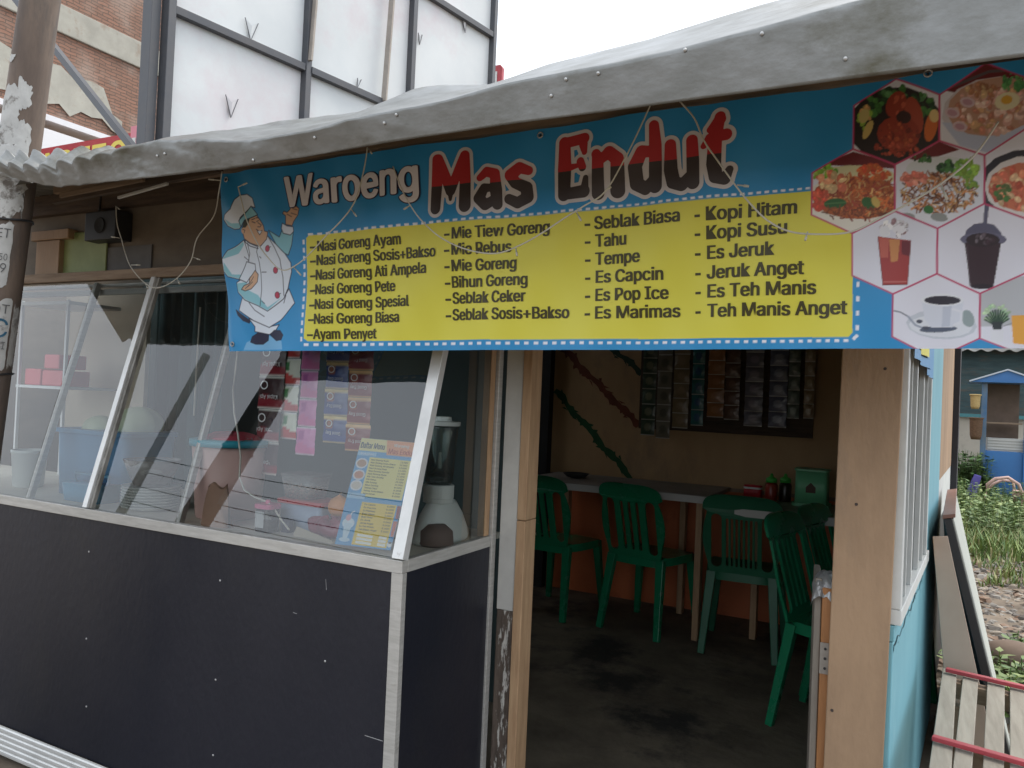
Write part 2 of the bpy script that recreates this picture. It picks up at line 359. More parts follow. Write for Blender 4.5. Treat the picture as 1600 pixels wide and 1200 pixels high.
m = MB(); wbox(m, 3.305, 3.46, -.08, .03, -.03, 2.3); tag(m.build('corner_post', mat('tarred_post', (.018,.018,.024), (.028,.026,.03), .7, 6)), 'black corner post at the far end of the side wall', 'post')

# ------------------------------------------------------------------ doorway
t = thing('door_post', (-1.075, 2.12, 0), 'white painted timber post with peeling brown foot beside the counter', 'post')
m = MB(); m.box(-1.104, -1.047, 2.09, 2.15, .655, 2.1); m.build('painted_upper_part', WHITEP, t, bevel=.003)
m = MB(); m.box(-1.103, -1.048, 2.091, 2.149, -.03, .654); m.build('bare_foot', PEEL, t, bevel=.004)
m = MB(); m.box(-1.045, -1.016, 2.085, 2.16, .02, .93); m.box(-1.045, -1.016, 2.086, 2.159, .932, 2.1); tag(m.build('door_jamb', WOODL, bevel=.002), 'narrow raw pine door jamb with a joint halfway, left of the doorway', 'door jamb')
b0, b1 = onY(1316,545,2.13), onY(1413,545,2.13); c0, c1 = onY(1287,1190,2.13), onY(1380,1190,2.13)
m = MB(); ex = lambda a, c, z: a+(c-a)*((z-a.z)/(c.z-a.z))
P = [ex(c0,b0,-.03), ex(c1,b1,-.03), ex(b1,c1,2.0), ex(b0,c0,2.0)]
m.prism(P, (0, .03, 0)); dbt = thing('door_board', (-.1, 2.13, -.03), 'wide pale timber board forming the right side of the doorway', 'board'); m.build('plank', WOODB, dbt, bevel=.003)
NAIL = mat('nail_rust', (.05,.035,.03), None, .7)
for x, y in ((1383,576),(1338,788),(1300,1110)):
    p = onY(x, y, 2.1295); m = MB(); m.lathe([(.004, 0), (.003, .0015)], (0,0,0), 8).xf(lambda v: Vector((p.x+v.x, p.y-v.z, p.z+v.y))); m.build('nail', NAIL, dbt)
t = thing('half_door', (-.21, 2.3, 0), 'low wooden half door folded back beside the wide board, foil on its top', 'door')
hsh = lambda v: Vector((v.x-.125*(v.y-2.18), v.y, v.z))
m = MB(); m.box(-.212, -.195, 2.19, 2.38, .05, .86).xf(hsh); m.build('leaf', mat('grey_door_edge', (.27,.24,.20), (.2,.175,.145), .75, 9, (3,3,.6), bump=.2), t, bevel=.003)
m = MB(); m.box(-.194, -.166, 2.175, 2.38, .03, .84).xf(hsh); m.build('edge_rail', mat('orange_pine', (.42,.19,.07), (.32,.14,.05), .65, 8, (6,6,.7), bump=.2), t, bevel=.003)
m = MB(); m.box(-.194, -.168, 2.171, 2.174, .62, .70); h = m.build('hinge', mat('dull_hinge', (.36,.33,.29), (.26,.23,.2), .5, 20, metal=.3), t)
m = MB()
for z in (.635, .66, .685): m.lathe([(.0035, 0), (.0035, .002)], (0,0,0), 8).xf(lambda v, z=z: Vector((-.181+v.x, 2.1705-v.z, z+v.y)), len(m.v)-16)
m.build('screw', BLACKM, h)
m = MB(); rr = random.Random(4)
m.grid(lambda a, b: (-.221+.058*a+.002*math.sin(b*9), 2.170+.08*b+.003*math.sin(a*13+b*7), .872-.03*abs(2*a-1)**4-.055*(1-b)**4+.002*math.sin(a*21)*math.cos(b*13)), 18, 14)
m.build('foil_wrap', mat('crumpled_foil', (.42,.42,.41), (.28,.28,.28), .35, 20, metal=.5, bump=.4), t)
m = MB(); m.box(-1.12, -.0, 2.11, 2.14, 1.72, 2.05); tag(m.build('door_header', PLYG), 'plywood header above the doorway behind the banner', 'board')

# ------------------------------------------------------------------ roof
root = thing('metal_roof', (-1.2, 1.2, 1.8), 'weathered zinc roof with crumpled front flashing hanging over the banner', 'roof')
def roofz(y): return (1.835+.41*(y-1.25)) if y < 1.66 else 2.003+.15*(y-1.66)
m = MB(); nxr = 450; ysr = [1.22, 1.36, 1.5, 1.66, 2.2, 3.0, 4.0, 5.3]
m.grid(lambda a, b: (-3.4+4.1*a, ysr[round(b*7)], roofz(ysr[round(b*7)])+.012*math.cos((-3.4+4.1*a)*2*math.pi/.076)), nxr, 7)
m.build('corrugated_sheet', RUSTY, root, True)
bot = [(-40,268),(5,276),(75,288),(200,277),(340,262),(480,238),(650,210),(800,187),(1000,160),(1200,132),(1400,106),(1600,80),(1800,52)]
top = [(-40,241),(0,240),(60,243),(130,238),(210,236),(330,205),(480,185),(565,172),(650,147),(763,134),(857,100),(1015,61),(1133,24),(1192,6),(1300,-22),(1450,-52),(1600,-85),(1800,-130)]
def slope_tab(L): P = [onY(x, y, 1.) for x, y in L]; return [p.x for p in P], [p.z-HCAM for p in P]
TB, TT = slope_tab(bot), slope_tab(top); FY = 1.15
_hr = random.Random(77); _ht = [[_hr.uniform(-1, 1) for _ in range(97)] for _ in range(97)]
def facet(x, y):                      # creased sheet: heights joined by flat triangles
    i, j = math.floor(x), math.floor(y); fx, fy = x-i, y-j; h = lambda p, q: _ht[p % 97][q % 97]
    if fx+fy < 1: return h(i, j)*(1-fx-fy)+h(i+1, j)*fx+h(i, j+1)*fy
    return h(i+1, j+1)*(fx+fy-1)+h(i, j+1)*(1-fx)+h(i+1, j)*(1-fy)
def flash(a, b):
    X = -3.4+3.95*a; q = X/.79; dep = .03+.125*max(0, min(1, (X+2.0)/.5))
    yt = FY+dep; zb = HCAM+FY*float(np.interp(X/FY, *TB)); zt = HCAM+yt*float(np.interp(X/yt, *TT))
    if X < -2.15: zt = min(zt, zb+.055)
    bc = .45+.12*math.sin(q*1.9+.7)+.05*math.sin(q*5.3)
    y = FY+.018*max(0, (bc-b)/bc)+dep*max(0, (b-bc)/(1-bc)); z = zb+(zt-zb)*b
    amp = (.14+.86*max(0, min(1, (-.95-q)/.6)))*(1-.6*max(0, b-.5)*max(0, min(1, (q+1.9)/.5)))
    cr = .009*facet(q*3.1+b*.9+40, b*1.6+9)+.0045*facet(q*7.3-b*1.7+60, b*3.1+20)+.002*facet(q*17+b*3+90, b*6+30)+.0008*noise.noise(Vector((q*40, b*14, 2)))
    cr *= amp
    wl = max(0, min(1, (-1.95-q)/.4)); sc = abs(math.sin(q*math.pi/.085+.6*math.sin(q*7)))
    cr += wl*.022*(sc-.5)*(.2+b); z -= wl*.018*(1-sc)*b*b
    cr += .022*math.exp(-((q+1.30-.35*(b-.5))/.13)**2)*(b-.3)
    y += -.9*cr; z += .5*cr*(0 if b < .02 else 1)
    return (X, y, z)
m = MB(); m.grid(flash, 560, 44)
fl = m.build('front_flashing', ZINC, root, True); so = fl.modifiers.new('thick', 'SOLIDIFY'); so.thickness = .0016
m = MB(); rr = random.Random(3)
for x, y in ((245,243),(264,238),(395,250),(497,213),(610,193),(852,151),(893,124),(1080,78),(1190,49),(1322,95),(620,178),(940,115)):
    best = min(((flash(a, b), a, b) for a in np.linspace(0, 1, 141) for b in np.linspace(0, 1, 25)), key=lambda q: (Vector(q[0])-CAM).normalized().angle(ray(x, y).normalized()))
    p = Vector(best[0]); m.lathe([(.001, .003), (.0022, .0025), (.003, .001), (.003, 0)][::-1], (0,0,0), 8).xf(lambda v, p=p: Vector((p.x+v.x, p.y-.001-v.z*.9, p.z+v.y+v.z*.4)), len(m.v)-32)
m.build('roofing_screw', SCREWM, root, True)
m = MB(); m.bar((-2.58, 1.60, 1.955), (.62, 1.60, 1.965), .05, .085); b_ = m.build('eave_beam', WOODM, root, bevel=.003)
m = MB(); m.bar((-3.9, 1.9, 1.985), (.6, 1.9, 1.985), .06, .08); m.bar((-3.9, 3.2, 2.17), (.6, 3.2, 2.17), .06, .1); m.bar((-3.9, 4.7, 2.40), (.6, 4.7, 2.40), .06, .1); m.build('purlin', WOODD, root)
def stick(p, q, w, h, mt, lab):
    m = MB(); m.bar(p, q, w, h); tag(m.build('timber_strip', mt, bevel=.001), lab, 'timber strip')
stick(onY(85,312,1.60), onY(345,262,1.56), .018, .03, WOODD, 'long dark brown timber strip tucked under the left eave')
stick(onY(95,306,1.58), onY(225,280,1.55), .01, .014, WOODM, 'thin split timber strip under the corner of the eave')
stick(onY(185,309,1.57), onY(262,287,1.54), .008, .008, ALUB, 'short bright metal edged strip under the left eave')
stick(onY(398,263,1.62), onY(480,247,1.585), .012, .012, WOODB, 'short pale splinter of wood above the banner corner')

# ------------------------------------------------------------------ display counter
YF, XR, XL, ZT = 1.609, -1.118, -3.9, .876
ct = thing('display_counter', (-1.95, 1.85, 0), 'dark panelled aluminium food display counter with sloping glass front', 'display counter')
m = MB(); m.box(XL, XR-.022, YF+.004, YF+.016, .088, .847); m.build('front_panel', PANEL, ct)
m = MB(); m.box(XR-.014, XR-.003, YF+.02, 2.075, .0, .847); m.build('side_panel', PANEL, ct)
m = MB(); m.box(XL, XR, YF-.004, YF+.022, .846, .878); m.bar((XR-.011, YF+.0225, .862), (XR-.011, 2.062, .862), .022, .032); m.build('counter_rail', ALU, ct, bevel=.0015)
m = MB(); m.box(XR-.034, XR-.0, YF-.001, YF+.019, .0, .8455); m.build('corner_post', ALU, ct, bevel=.0015)
m = MB(); m.box(XR-.02, XR+.004, 2.063, 2.088, -.02, 1.70); m.build('rear_post', ALU, ct, bevel=.0015)
m = MB(); prof = [(0, -.012)]
for i in range(5): z = -.008+i*.019; prof += [(-.0, z), (-.004, z+.003), (-.004, z+.011), (0, z+.014)]
prof += [(0, .088)]
m.grid(lambda a, b: (XL+(XR-.034-XL)*a, YF-.001+prof[min(len(prof)-1, round(b*(len(prof)-1)))][0], prof[min(len(prof)-1, round(b*(len(prof)-1)))][1]), 1, len(prof)-1); m.build('ribbed_kick_rail', ALUB, ct)
m = MB(); m.box(-3.9, XR-.022, YF+.023, 2.16, .855, .874); m.build('counter_top', CREAM, ct)
G0, G1 = Vector((0, YF+.010, .878)), Vector((0, 1.830, 1.66)); GD = (G1-G0)
GN = Vector((0, -GD.z, GD.y)).normalized()
def gp(X, s, off=0.): p = G0+GD*s+GN*off; return (X, p.y, p.z)
def strut(x, w, o0, o1, mt, s1=1.):
    m = MB(); m.add([gp(x-w/2,0,o0),gp(x+w/2,0,o0),gp(x+w/2,0,o1),gp(x-w/2,0,o1),gp(x-w/2,s1,o0),gp(x+w/2,s1,o0),gp(x+w/2,s1,o1),gp(x-w/2,s1,o1)], [(0,3,2,1),(4,5,6,7),(0,1,5,4),(1,2,6,5),(2,3,7,6),(3,0,4,7)]); return m.build('strut', mt, ct, bevel=.0012)
SX = [onY(39,768,1.62).x, onY(137,795,1.615).x, onY(273,808,1.615).x]
strut(SX[0]+.006, .018, -.026, -.006, ALU); strut(SX[1], .022, .004, .018, ALUB); strut(SX[1]+.019, .012, -.004, .010, mat('worn_channel', (.16,.15,.13), (.40,.39,.36), .6, 30, (1,1,.3))); strut(SX[2], .016, -.026, -.006, ALU)
strut(XR-.017, .034, -.012, .014, ALUB)
for a, b in ((-3.6, SX[0]-.002), (SX[0], SX[1]-.012), (SX[1]+.012, SX[2]-.001), (SX[2]+.001, XR-.035)):
    m = MB(); m.add([gp(a,.002,-.004),gp(b,.002,-.004),gp(b,.998,-.004),gp(a,.998,-.004)], [(0,1,2,3)]); m.build('glass_pane', GLASS, ct)
m = MB(); m.add([(XR-.008, 1.635, .88), (XR-.008, 2.062, .88), (XR-.008, 2.062, 1.66), (XR-.008, 1.84, 1.66)], [(0,1,2,3)]); m.build('side_pane', GLASS, ct)
m = MB(); m.box(-3.9, XR-.0, 1.82, 1.855, 1.664, 1.698); m.build('top_beam', WOODM, ct, bevel=.002)
m = MB(); m.box(-3.9, -1.2, 1.86, 1.875, 1.615, 1.635); m.box(-3.9, -1.2, 1.86, 1.875, 1.645, 1.655); m.build('sliding_track', ALU, ct)
m = MB(); m.box(XR-.03, XR-.006, 2.03, 2.058, .88, 1.66); m.build('inner_post', WOODL, ct)
for x, y in ((139,862),(344,907),(135,998),(337,1062),(135,1104),(333,1180),(508,1033)):
    p = onY(x, y, YF+.004); m = MB(); m.lathe([(.0032, 0), (.0028, .0012), (.001, .0018)], (0,0,0), 8).xf(lambda v: Vector((p.x+v.x, p.y-v.z, p.z+v.y))); m.build('panel_screw', SCREWM, ct)
SCR = mat('scratch_grey', (.4,.4,.4), None, .6)
for (x0,y0,x1,y1,w) in ((570,1149,598,1158,.0012),(458,957,464,959,.0009),(509,905,510,922,.0006)):
    p, q = onY(x0,y0,YF+.0035), onY(x1,y1,YF+.0035); m = MB(); m.bar(p, q, w, .0006, (0,1,0)); m.build('scratch', SCR, ct)
# boards over the counter
t = thing('fascia_board', (-2.3, 1.9, 1.72), 'stained brown plywood board above the counter glass behind the banner', 'board')
m = MB(); m.box(-3.9, -1.1, 1.90, 1.915, 1.70, 1.995); m.build('sheet', PLYG, t)
m = MB(); m.box(-2.75, -2.49, 1.893, 1.8985, 1.705, 1.80); m.build('grey_patch', mat('grey_patch', (.17,.165,.16), (.13,.125,.12), .8, 8), t)
m = MB(); p, q = onY(90,364,1.885), onY(164,426,1.885); m.box(p.x, q.x, 1.885, 1.892, 1.70, p.z); m.xf(lambda v: v if v.z < 1.72 or v.x < p.x+.01 else v-Vector((0,0,.012))); tag(m.build('lime_board', GREENT, bevel=.002), 'lime green plastic board on the beam above the counter', 'board')
m = MB(); m.box(onY(57,0,1.87).x, onY(60,0,1.87).x, 1.86, 1.9, 1.70, 1.95)
p, q = onY(58,395,1.87), onY(94,395,1.87); m = MB(); m.box(p.x, q.x, 1.865, 1.90, 1.699, 1.84); m.box(p.x-.03, q.x+.06, 1.86, 1.905, 1.842, 1.88); tag(m.build('stub_post', WOODB, bevel=.003), 'short pale timber stub post left of the lime board', 'post')
p, q = onY(145,335,1.86), onY(191,375,1.86); t = thing('loudspeaker', (p.x, 1.86, q.z), 'small black loudspeaker box hanging above the lime board', 'loudspeaker')
m = MB(); m.box(p.x, q.x, 1.83, 1.90, q.z, p.z); m.build('case', BLACKM, t, bevel=.004)
m = MB(); m.tube([(p.x+.03, 1.865, p.z), (p.x+.03, 1.87, 2.02)], .004); m.build('bracket', BLACKM, t)
m = MB(); c = (p.x+q.x)/2; m.lathe([(.03,0),(.028,.003),(.01,.001)], (0,0,0), 16).xf(lambda v: Vector((c+v.x, 1.829-v.z, (p.z+q.z)/2+v.y))); m.build('cone', DARK, t)

# ------------------------------------------------------------------ flat print painter (works in metres on the printed sheet)
class Canvas:
    def __init__(s, u0, u1, v0, v1, cell, base, px):
        s.nu = int((u1-u0)/cell)+1; s.nv = int((v1-v0)/cell)+1; s.u0, s.v0 = u0, v0
        s.du = (u1-u0)/(s.nu-1); s.dv = (v1-v0)/(s.nv-1); s.px = px
        s.a = np.empty((s.nv, s.nu, 3)); s.a[:] = base; s.clip = None
    def _g(s, pts):
        q = np.array([s.px(*p) for p in pts]); return np.stack([(q[:, 0]-s.u0)/s.du, (q[:, 1]-s.v0)/s.dv], 1)
    def _cov(s, P, ss=2):
        x0, y0 = np.floor(P.min(0)).astype(int)-1; x1, y1 = np.ceil(P.max(0)).astype(int)+2
        x0, y0, x1, y1 = max(0, x0), max(0, y0), min(s.nu, x1), min(s.nv, y1)
        if x1 <= x0 or y1 <= y0: return None
        off = (np.arange(ss)+.5)/ss-.5
        X = (np.arange(x0, x1)[:, None]+off).ravel()[None, :]; Y = (np.arange(y0, y1)[:, None]+off).ravel()[:, None]
        ins = np.zeros((Y.shape[0], X.shape[1]), bool)
        for (ax, ay), (bx, by) in zip(P, np.roll(P, -1, 0)):
            if ay == by: continue
            ins ^= ((ay > Y) != (by > Y)) & (X < (bx-ax)*(Y-ay)/(by-ay)+ax)
        h, w = y1-y0, x1-x0
        return (x0, y0, x1, y1), ins.reshape(h, ss, w, ss).mean((1, 3))
    def _blend(s, box, c, col, al=1.):
        x0, y0, x1, y1 = box; c = c*al
        if s.clip is not None: c = c*s.clip[y0:y1, x0:x1]
        s.a[y0:y1, x0:x1] = s.a[y0:y1, x0:x1]*(1-c[..., None])+np.array(col)*c[..., None]
    def poly(s, pts, col, al=1., raw=False):
        r = s._cov(np.array(pts, float) if raw else s._g(pts))
        if r: s._blend(r[0], r[1], col, al)
    def ell(s, c, rx, ry, col, rot=0, al=1., n=14):
        ca, sa = math.cos(R(rot)), math.sin(R(rot))
        s.poly([(c[0]+rx*math.cos(t)*ca-ry*math.sin(t)*sa, c[1]+rx*math.cos(t)*sa+ry*math.sin(t)*ca) for t in np.linspace(0, 2*math.pi, n, endpoint=False)], col, al)
    def line(s, pts, w, col, close=False, al=1.):
        if close: pts = list(pts)+[pts[0]]
        P = s._g(pts); q = s._g([pts[0], (pts[0][0]+1, pts[0][1])]); k = abs(q[1]-q[0]).max(); hw = w*k/2
        x0, y0 = np.floor(P.min(0)-hw-1).astype(int); x1, y1 = np.ceil(P.max(0)+hw+2).astype(int)
        x0, y0, x1, y1 = max(0, x0), max(0, y0), min(s.nu, x1), min(s.nv, y1)
        if x1 <= x0 or y1 <= y0: return
        X = np.arange(x0, x1)[None, :]; Y = np.arange(y0, y1)[:, None]; D = np.full((y1-y0, x1-x0), 1e9)
        for (ax, ay), (bx, by) in zip(P[:-1], P[1:]):
            dx, dy = bx-ax, by-ay; t = np.clip(((X-ax)*dx+(Y-ay)*dy)/max(1e-9, dx*dx+dy*dy), 0, 1)
            D = np.minimum(D, np.hypot(X-ax-t*dx, Y-ay-t*dy))
        s._blend((x0, y0, x1, y1), np.clip(hw+.5-D, 0, 1), col, al)
    def setclip(s, pts):
        s.clip = None
        if pts is None: return
        m = np.zeros((s.nv, s.nu)); r = s._cov(s._g(pts))
        if r: (x0, y0, x1, y1), c = r; m[y0:y1, x0:x1] = c
        s.clip = m

# ------------------------------------------------------------------ the banner
BK_ = .945                            # how far out from the posts the sheet hangs
BL, BR = -1.876*BK_, .47*BK_
_k = .1156
def b_px(x, y):                       # photo pixel -> metres along and up the banner sheet
    d = ray(x, y); t = BK_*(1.65+.65*_k)/(d.y+_k*d.z); X, z = d.x*t, HCAM+d.z*t
    zb, zt = b_zb(X), b_zt(X); return (X, (z-zb)/(zt-zb)*.53)
def b_zb(X): return HCAM+BK_*(.102+.030*(X/BK_+1.876)/2.05)
def b_zt(X): return HCAM+BK_*(.634+.017*(X/BK_+1.876)/2.05)
def b_pos(u, v, off=0.):
    z = b_zb(u)+v/.53*(b_zt(u)-b_zb(u)); Y = BK_*(1.65+(.65-(z-HCAM)/BK_)*_k)
    w = .0055*np.sin(u*9+v*5)+.0032*np.sin(u*23-v*17+1)+.0012*np.sin(u*57+v*21)+.004*np.sin(u*3.1+2)*(1-v/.53)
    w = w+.006*np.exp(-((u+1.79+.09*(v-.25))/.012)**2)*.6+.004*np.sin(u*41+v*30)*np.exp(-((u+1.72)/.1)**2)
    return np.stack([u, Y+w-off, z], -1)
def build_banner():
    BLUE = srgb(48, 146, 204); YEL = srgb(224, 217, 78); WH = srgb(236, 238, 246)
    cv = Canvas(BL, BR, 0, .53, .0017, BLUE, b_px)
    uu = np.linspace(BL, BR, cv.nu); vv = np.linspace(0, .53, cv.nv)
    cv.poly([(478, 372), (482, 367), (1268, 298), (1332, 293), (1332, 520), (1326, 526.5), (484, 533.5), (478, 529)], YEL)
    for (a, b, n, ln, w) in (((484, 365.5), (1262, 294), 62, 7, 3.4), ((482, 539), (1322, 532.5), 60, 7, 4.4), ((474, 378), (474, 530), 13, 7, 3.), ((1340.5, 444), (1339.5, 512), 4, 8, 5.)):
        d = np.array(b)-np.array(a); L = np.hypot(*d); d = d/L
        for i in range(n):
            c = np.array(a)+d*L*i/(n-1); q = np.array([-d[1], d[0]])
            cv.poly([tuple(c+d*sx*ln/2+q*sy*w/2) for sx, sy in ((-1,-1),(1,-1),(1,1),(-1,1))], WH)
    cv.poly([(1331, 529), (1338, 522), (1342, 525), (1335, 532)], WH)
    # chef drawing
    Z = lambda L: [(330+x/4.288, 280+y/4.288) for x, y in L]
    INK = srgb(28, 34, 62); W = srgb(222, 232, 244); SH = srgb(140, 200, 214); SK = srgb(212, 172, 138); RD = srgb(190, 70, 95)
    def shp(L, col, ink=1.1):
        P = Z(L); cv.poly(P, col); cv.line(P, ink, INK, close=True)
    cv.poly(Z([(228,1146),(245,1095),(300,1062),(400,1050),(478,1085),(487,1142)]), srgb(120,180,222))
    shp([(165,875),(200,900),(275,950),(266,966),(220,948),(180,912)], INK)
    shp([(265,935),(305,990),(300,1022),(400,1042),(440,1014),(460,975),(400,990)], W)
    shp([(268,1092),(280,1056),(322,1030),(395,1045),(390,1080),(350,1106),(300,1106)], srgb(38,42,70)); shp([(405,1045),(430,1014),(466,1014),(486,1045),(476,1076),(445,1083)], srgb(38,42,70))
    shp([(380,340),(458,388),(475,330),(550,350),(540,440),(520,510),(465,480)], SH)
    shp([(225,790),(190,880),(300,950),(400,995),(470,945),(562,830),(525,735),(490,800),(390,870),(330,840)], W)
    shp([(235,408),(330,452),(375,380),(440,438),(500,500),(536,560),(541,620),(520,732),(490,802),(390,886),(330,850),(240,812),(190,760),(180,695),(250,640),(245,540),(228,470)], W)
    cv.poly(Z([(190,752),(182,700),(245,690),(250,740),(330,780),(390,860),(480,790),(390,880),(330,846),(240,806)]), SH)
    shp([(228,410),(120,480),(90,540),(95,622),(120,655),(200,674),(245,610),(255,520)], W)
    cv.poly(Z([(100,560),(98,618),(122,650),(198,668),(215,640),(150,640)]), SH)
    cv.poly(Z([(120,485),(95,540),(180,500),(225,440),(222,420)]), SH)
    shp([(235,552),(300,570),(305,612),(262,662),(245,694),(195,672)], W)
    shp([(300,612),(325,640),(320,690),(280,737),(240,751),(214,740),(230,714),(262,700),(262,664)], SK)
    for a, b in (((265,700),(290,655)), ((255,722),(285,690)), ((240,735),(262,712))): cv.line(Z([a, b]), .9, INK)
    shp([(490,242),(468,226),(476,210),(500,220),(520,202),(530,180),(566,178),(586,196),(580,240),(552,282),(540,312),(494,302)], SK)
    for a, b in (((540,195),(575,205)), ((530,225),(570,238)), ((500,232),(535,250))): cv.line(Z([a, b]), .9, INK)
    shp([(470,292),(505,312),(548,318),(552,350),(530,374),(482,362),(467,330)], W)
    shp([(222,345),(236,276),(300,240),(330,285),(345,312),(352,345),(376,352),(370,400),(330,452),(268,430),(232,402)], SK)
    cv.poly(Z([(222,330),(236,276),(262,258),(256,300),(240,330)]), srgb(60,62,50)); cv.ell(Z([(234,350)])[0], 4.2, 5, SK); cv.line(Z([(226,340),(238,345),(234,362)]), .8, INK)
    for L in ([(272,272),(290,262)], [(296,258),(310,256)], [(275,285),(292,292)], [(300,282),(312,276)], [(308,290),(330,305),(322,318),(308,318)], [(300,335),(322,350),(336,342)], [(306,345),(322,372),(334,348)]): cv.line(Z(L), 1., INK)
    cv.poly(Z([(308,346),(334,346),(322,368)]), W)
    shp([(90,272),(100,240),(150,206),(170,140),(196,108),(240,100),(276,126),(291,190),(265,182),(212,262),(206,284),(216,322),(205,338),(170,340),(120,316)], W)
    cv.poly(Z([(100,270),(150,300),(205,300),(214,325),(200,334),(168,334),(122,310)]), SH)
    shp([(204,285),(265,180),(306,236),(236,276),(216,326)], SH)
    shp([(236,408),(262,430),(312,452),(318,466),(268,450),(238,426)], W)
    for L in ([(312,462),(310,490),(330,560),(345,640),(352,740),(345,850)], [(380,385),(430,460),(470,540),(490,660),(492,780)], [(270,830),(310,880),(370,922)], [(250,430),(262,500),(250,545),(220,520)], [(490,830),(505,780)], [(350,625),(380,625)], [(355,820),(372,835)], [(330,520),(340,530)]): cv.line(Z(L), 1., INK)
    for x, y in ((380,465), (442,612), (450,778)):
        cv.ell(Z([(x, y)])[0], 3.6, 5.4, RD); cv.line([(330+(x+15*math.cos(t))/4.288, 280+(y+22*math.sin(t))/4.288) for t in np.linspace(0, 6.28, 12)], .7, INK); cv.line(Z([(x+10, y-6), (x+22, y-12)]), .9, INK)
    # food pictures in their hexagons
    rg = random.Random(11)
    Z6 = lambda L: [(1260+x/2.5, 80+y/2.5) for x, y in L]
    hexes = {'A': [(185,208),(350,105),(520,170),(520,345),(345,440),(182,380)], 'B': [(520,170),(700,48),(878,112),(882,290),(697,404),(520,345)],
             'C': [(22,475),(182,380),(345,440),(345,620),(178,710),(20,640)], 'D': [(345,440),(520,345),(697,404),(695,595),(512,690),(345,620)],
             'E': [(697,404),(882,290),(1064,350),(1064,540),(872,655),(695,595)], 'F': [(178,710),(345,620),(512,690),(510,868),(338,948),(178,875)],
             'G': [(512,690),(695,595),(872,655),(872,858),(680,943),(510,868)], 'H': [(338,948),(510,868),(680,943),(678,1120),(505,1200),(335,1115)],
             'I': [(680,943),(872,858),(1050,930),(1050,1110),(860,1190),(678,1120)]}
    HW = srgb(226, 228, 240)
    def strokes(cx, cy, rx, ry, n, cols, ln=(6, 16), w=(1.2, 3.4)):
        for _ in range(n):
            t, q = rg.random()*6.28, math.sqrt(rg.random()); x, y = cx+rx*q*math.cos(t), cy+ry*q*math.sin(t)
            a = rg.random()*6.28; l = rg.uniform(*ln)/2; b = a+rg.uniform(-.9, .9)
            col = np.array(rg.choice(cols))*rg.uniform(.65, 1.3)
            cv.line([(x-l*math.cos(a), y-l*math.sin(a)), (x, y), (x+l*math.cos(b), y+l*math.sin(b))], rg.uniform(*w), np.clip(col, 0, 1))
    def blobs(cx, cy, rx, ry, n, cols, r=(3, 8)):
        for _ in range(n):
            t, q = rg.random()*6.28, math.sqrt(rg.random())
            col = np.clip(np.array(rg.choice(cols))*rg.uniform(.7, 1.25), 0, 1); a = rg.uniform(*r)
            p = (cx+rx*q*math.cos(t), cy+ry*q*math.sin(t)); cv.ell(p, a, a*rg.uniform(.45, .9), col, rg.uniform(0, 180), n=9)
            cv.ell((p[0]-a*.2, p[1]-a*.2), a*.45, a*.25, np.clip(col*1.35, 0, 1), rg.uniform(0, 180), n=7)
    RED, BRN, ORG, GRN, LEAF, DKG = srgb(150,62,45), srgb(125,72,42), srgb(205,110,55), srgb(70,120,60), srgb(140,175,70), srgb(38,66,40)
    TAN, PINK, MAR = srgb(210,170,110), srgb(215,170,160), srgb(110,38,42)
    for key, hx in hexes.items():
        P = Z6(hx); cv.poly(P, HW); cv.setclip(P)
        if key == 'A':
            cv.ell((1400, 196), 74, 62, srgb(42,34,32)); blobs(1400, 152, 44, 16, 40, [GRN, DKG, srgb(90,140,90)]); blobs(1362, 170, 14, 20, 20, [GRN, DKG]); blobs(1440, 165, 20, 20, 26, [DKG, GRN])
            blobs(1352, 184, 9, 22, 16, [TAN, LEAF]); cv.ell((1350,180), 8, 12, srgb(200,185,120), 20); cv.ell((1356,202), 6, 16, srgb(205,180,110), 25)
            cv.ell((1455,196), 10, 24, ORG, 12); cv.ell((1460,180), 8, 10, srgb(225,200,140))
            cv.ell((1400,162), 15, 22, RED, 25); cv.ell((1428,180), 14, 30, srgb(165,75,55), -12); cv.ell((1404,208), 34, 28, RED); cv.ell((1412,182), 12, 10, srgb(60,36,32))
            blobs(1404, 212, 32, 22, 60, [RED, srgb(170,85,55), srgb(120,50,40)], (2, 5)); blobs(1400, 232, 40, 10, 40, [srgb(170,80,60), RED], (2, 5))
            for _ in range(9): x = rg.uniform(1395, 1420); cv.ell((x, rg.uniform(150, 175)), 2, 4, srgb(190,95,70), 30)
        elif key == 'B':
            cv.poly([(1468,140),(1540,96),(1600,96),(1600,160)], MAR); cv.line([(1468,142),(1545,112),(1600,108)], 5, srgb(90,80,84))
            cv.ell((1551,172), 80, 52, srgb(205,200,208), -8); cv.poly([(1472,190),(1630,190),(1600,226),(1552,240),(1500,226)], srgb(190,200,225)); cv.ell((1553,166), 74, 45, srgb(190,150,130), -8)
            blobs(1550, 172, 64, 34, 120, [PINK, srgb(225,195,185), srgb(190,130,110), srgb(205,165,125)], (4, 9)); blobs(1535, 140, 24, 9, 26, [srgb(200,170,130), srgb(170,120,90)], (3, 7))
            blobs(1590, 127, 26, 14, 50, [srgb(95,160,95), srgb(70,130,80)], (3, 7)); cv.ell((1574,158), 20, 14, srgb(232,225,190), -10); cv.ell((1573,156), 9, 7, srgb(225,175,70), -10)
            for p in ((1488,175),(1500,196),(1512,158)): cv.ell(p, 12, 8, srgb(212,190,200), 10); cv.ell(p, 8, 5, srgb(190,150,165), 10)
        elif key == 'C':
            cv.poly([(1275,260),(1333,236),(1398,254),(1398,262),(1300,258)], MAR); cv.ell((1335,318), 84, 44, srgb(230,226,215)); cv.ell((1340,275), 60, 18, srgb(215,212,170))
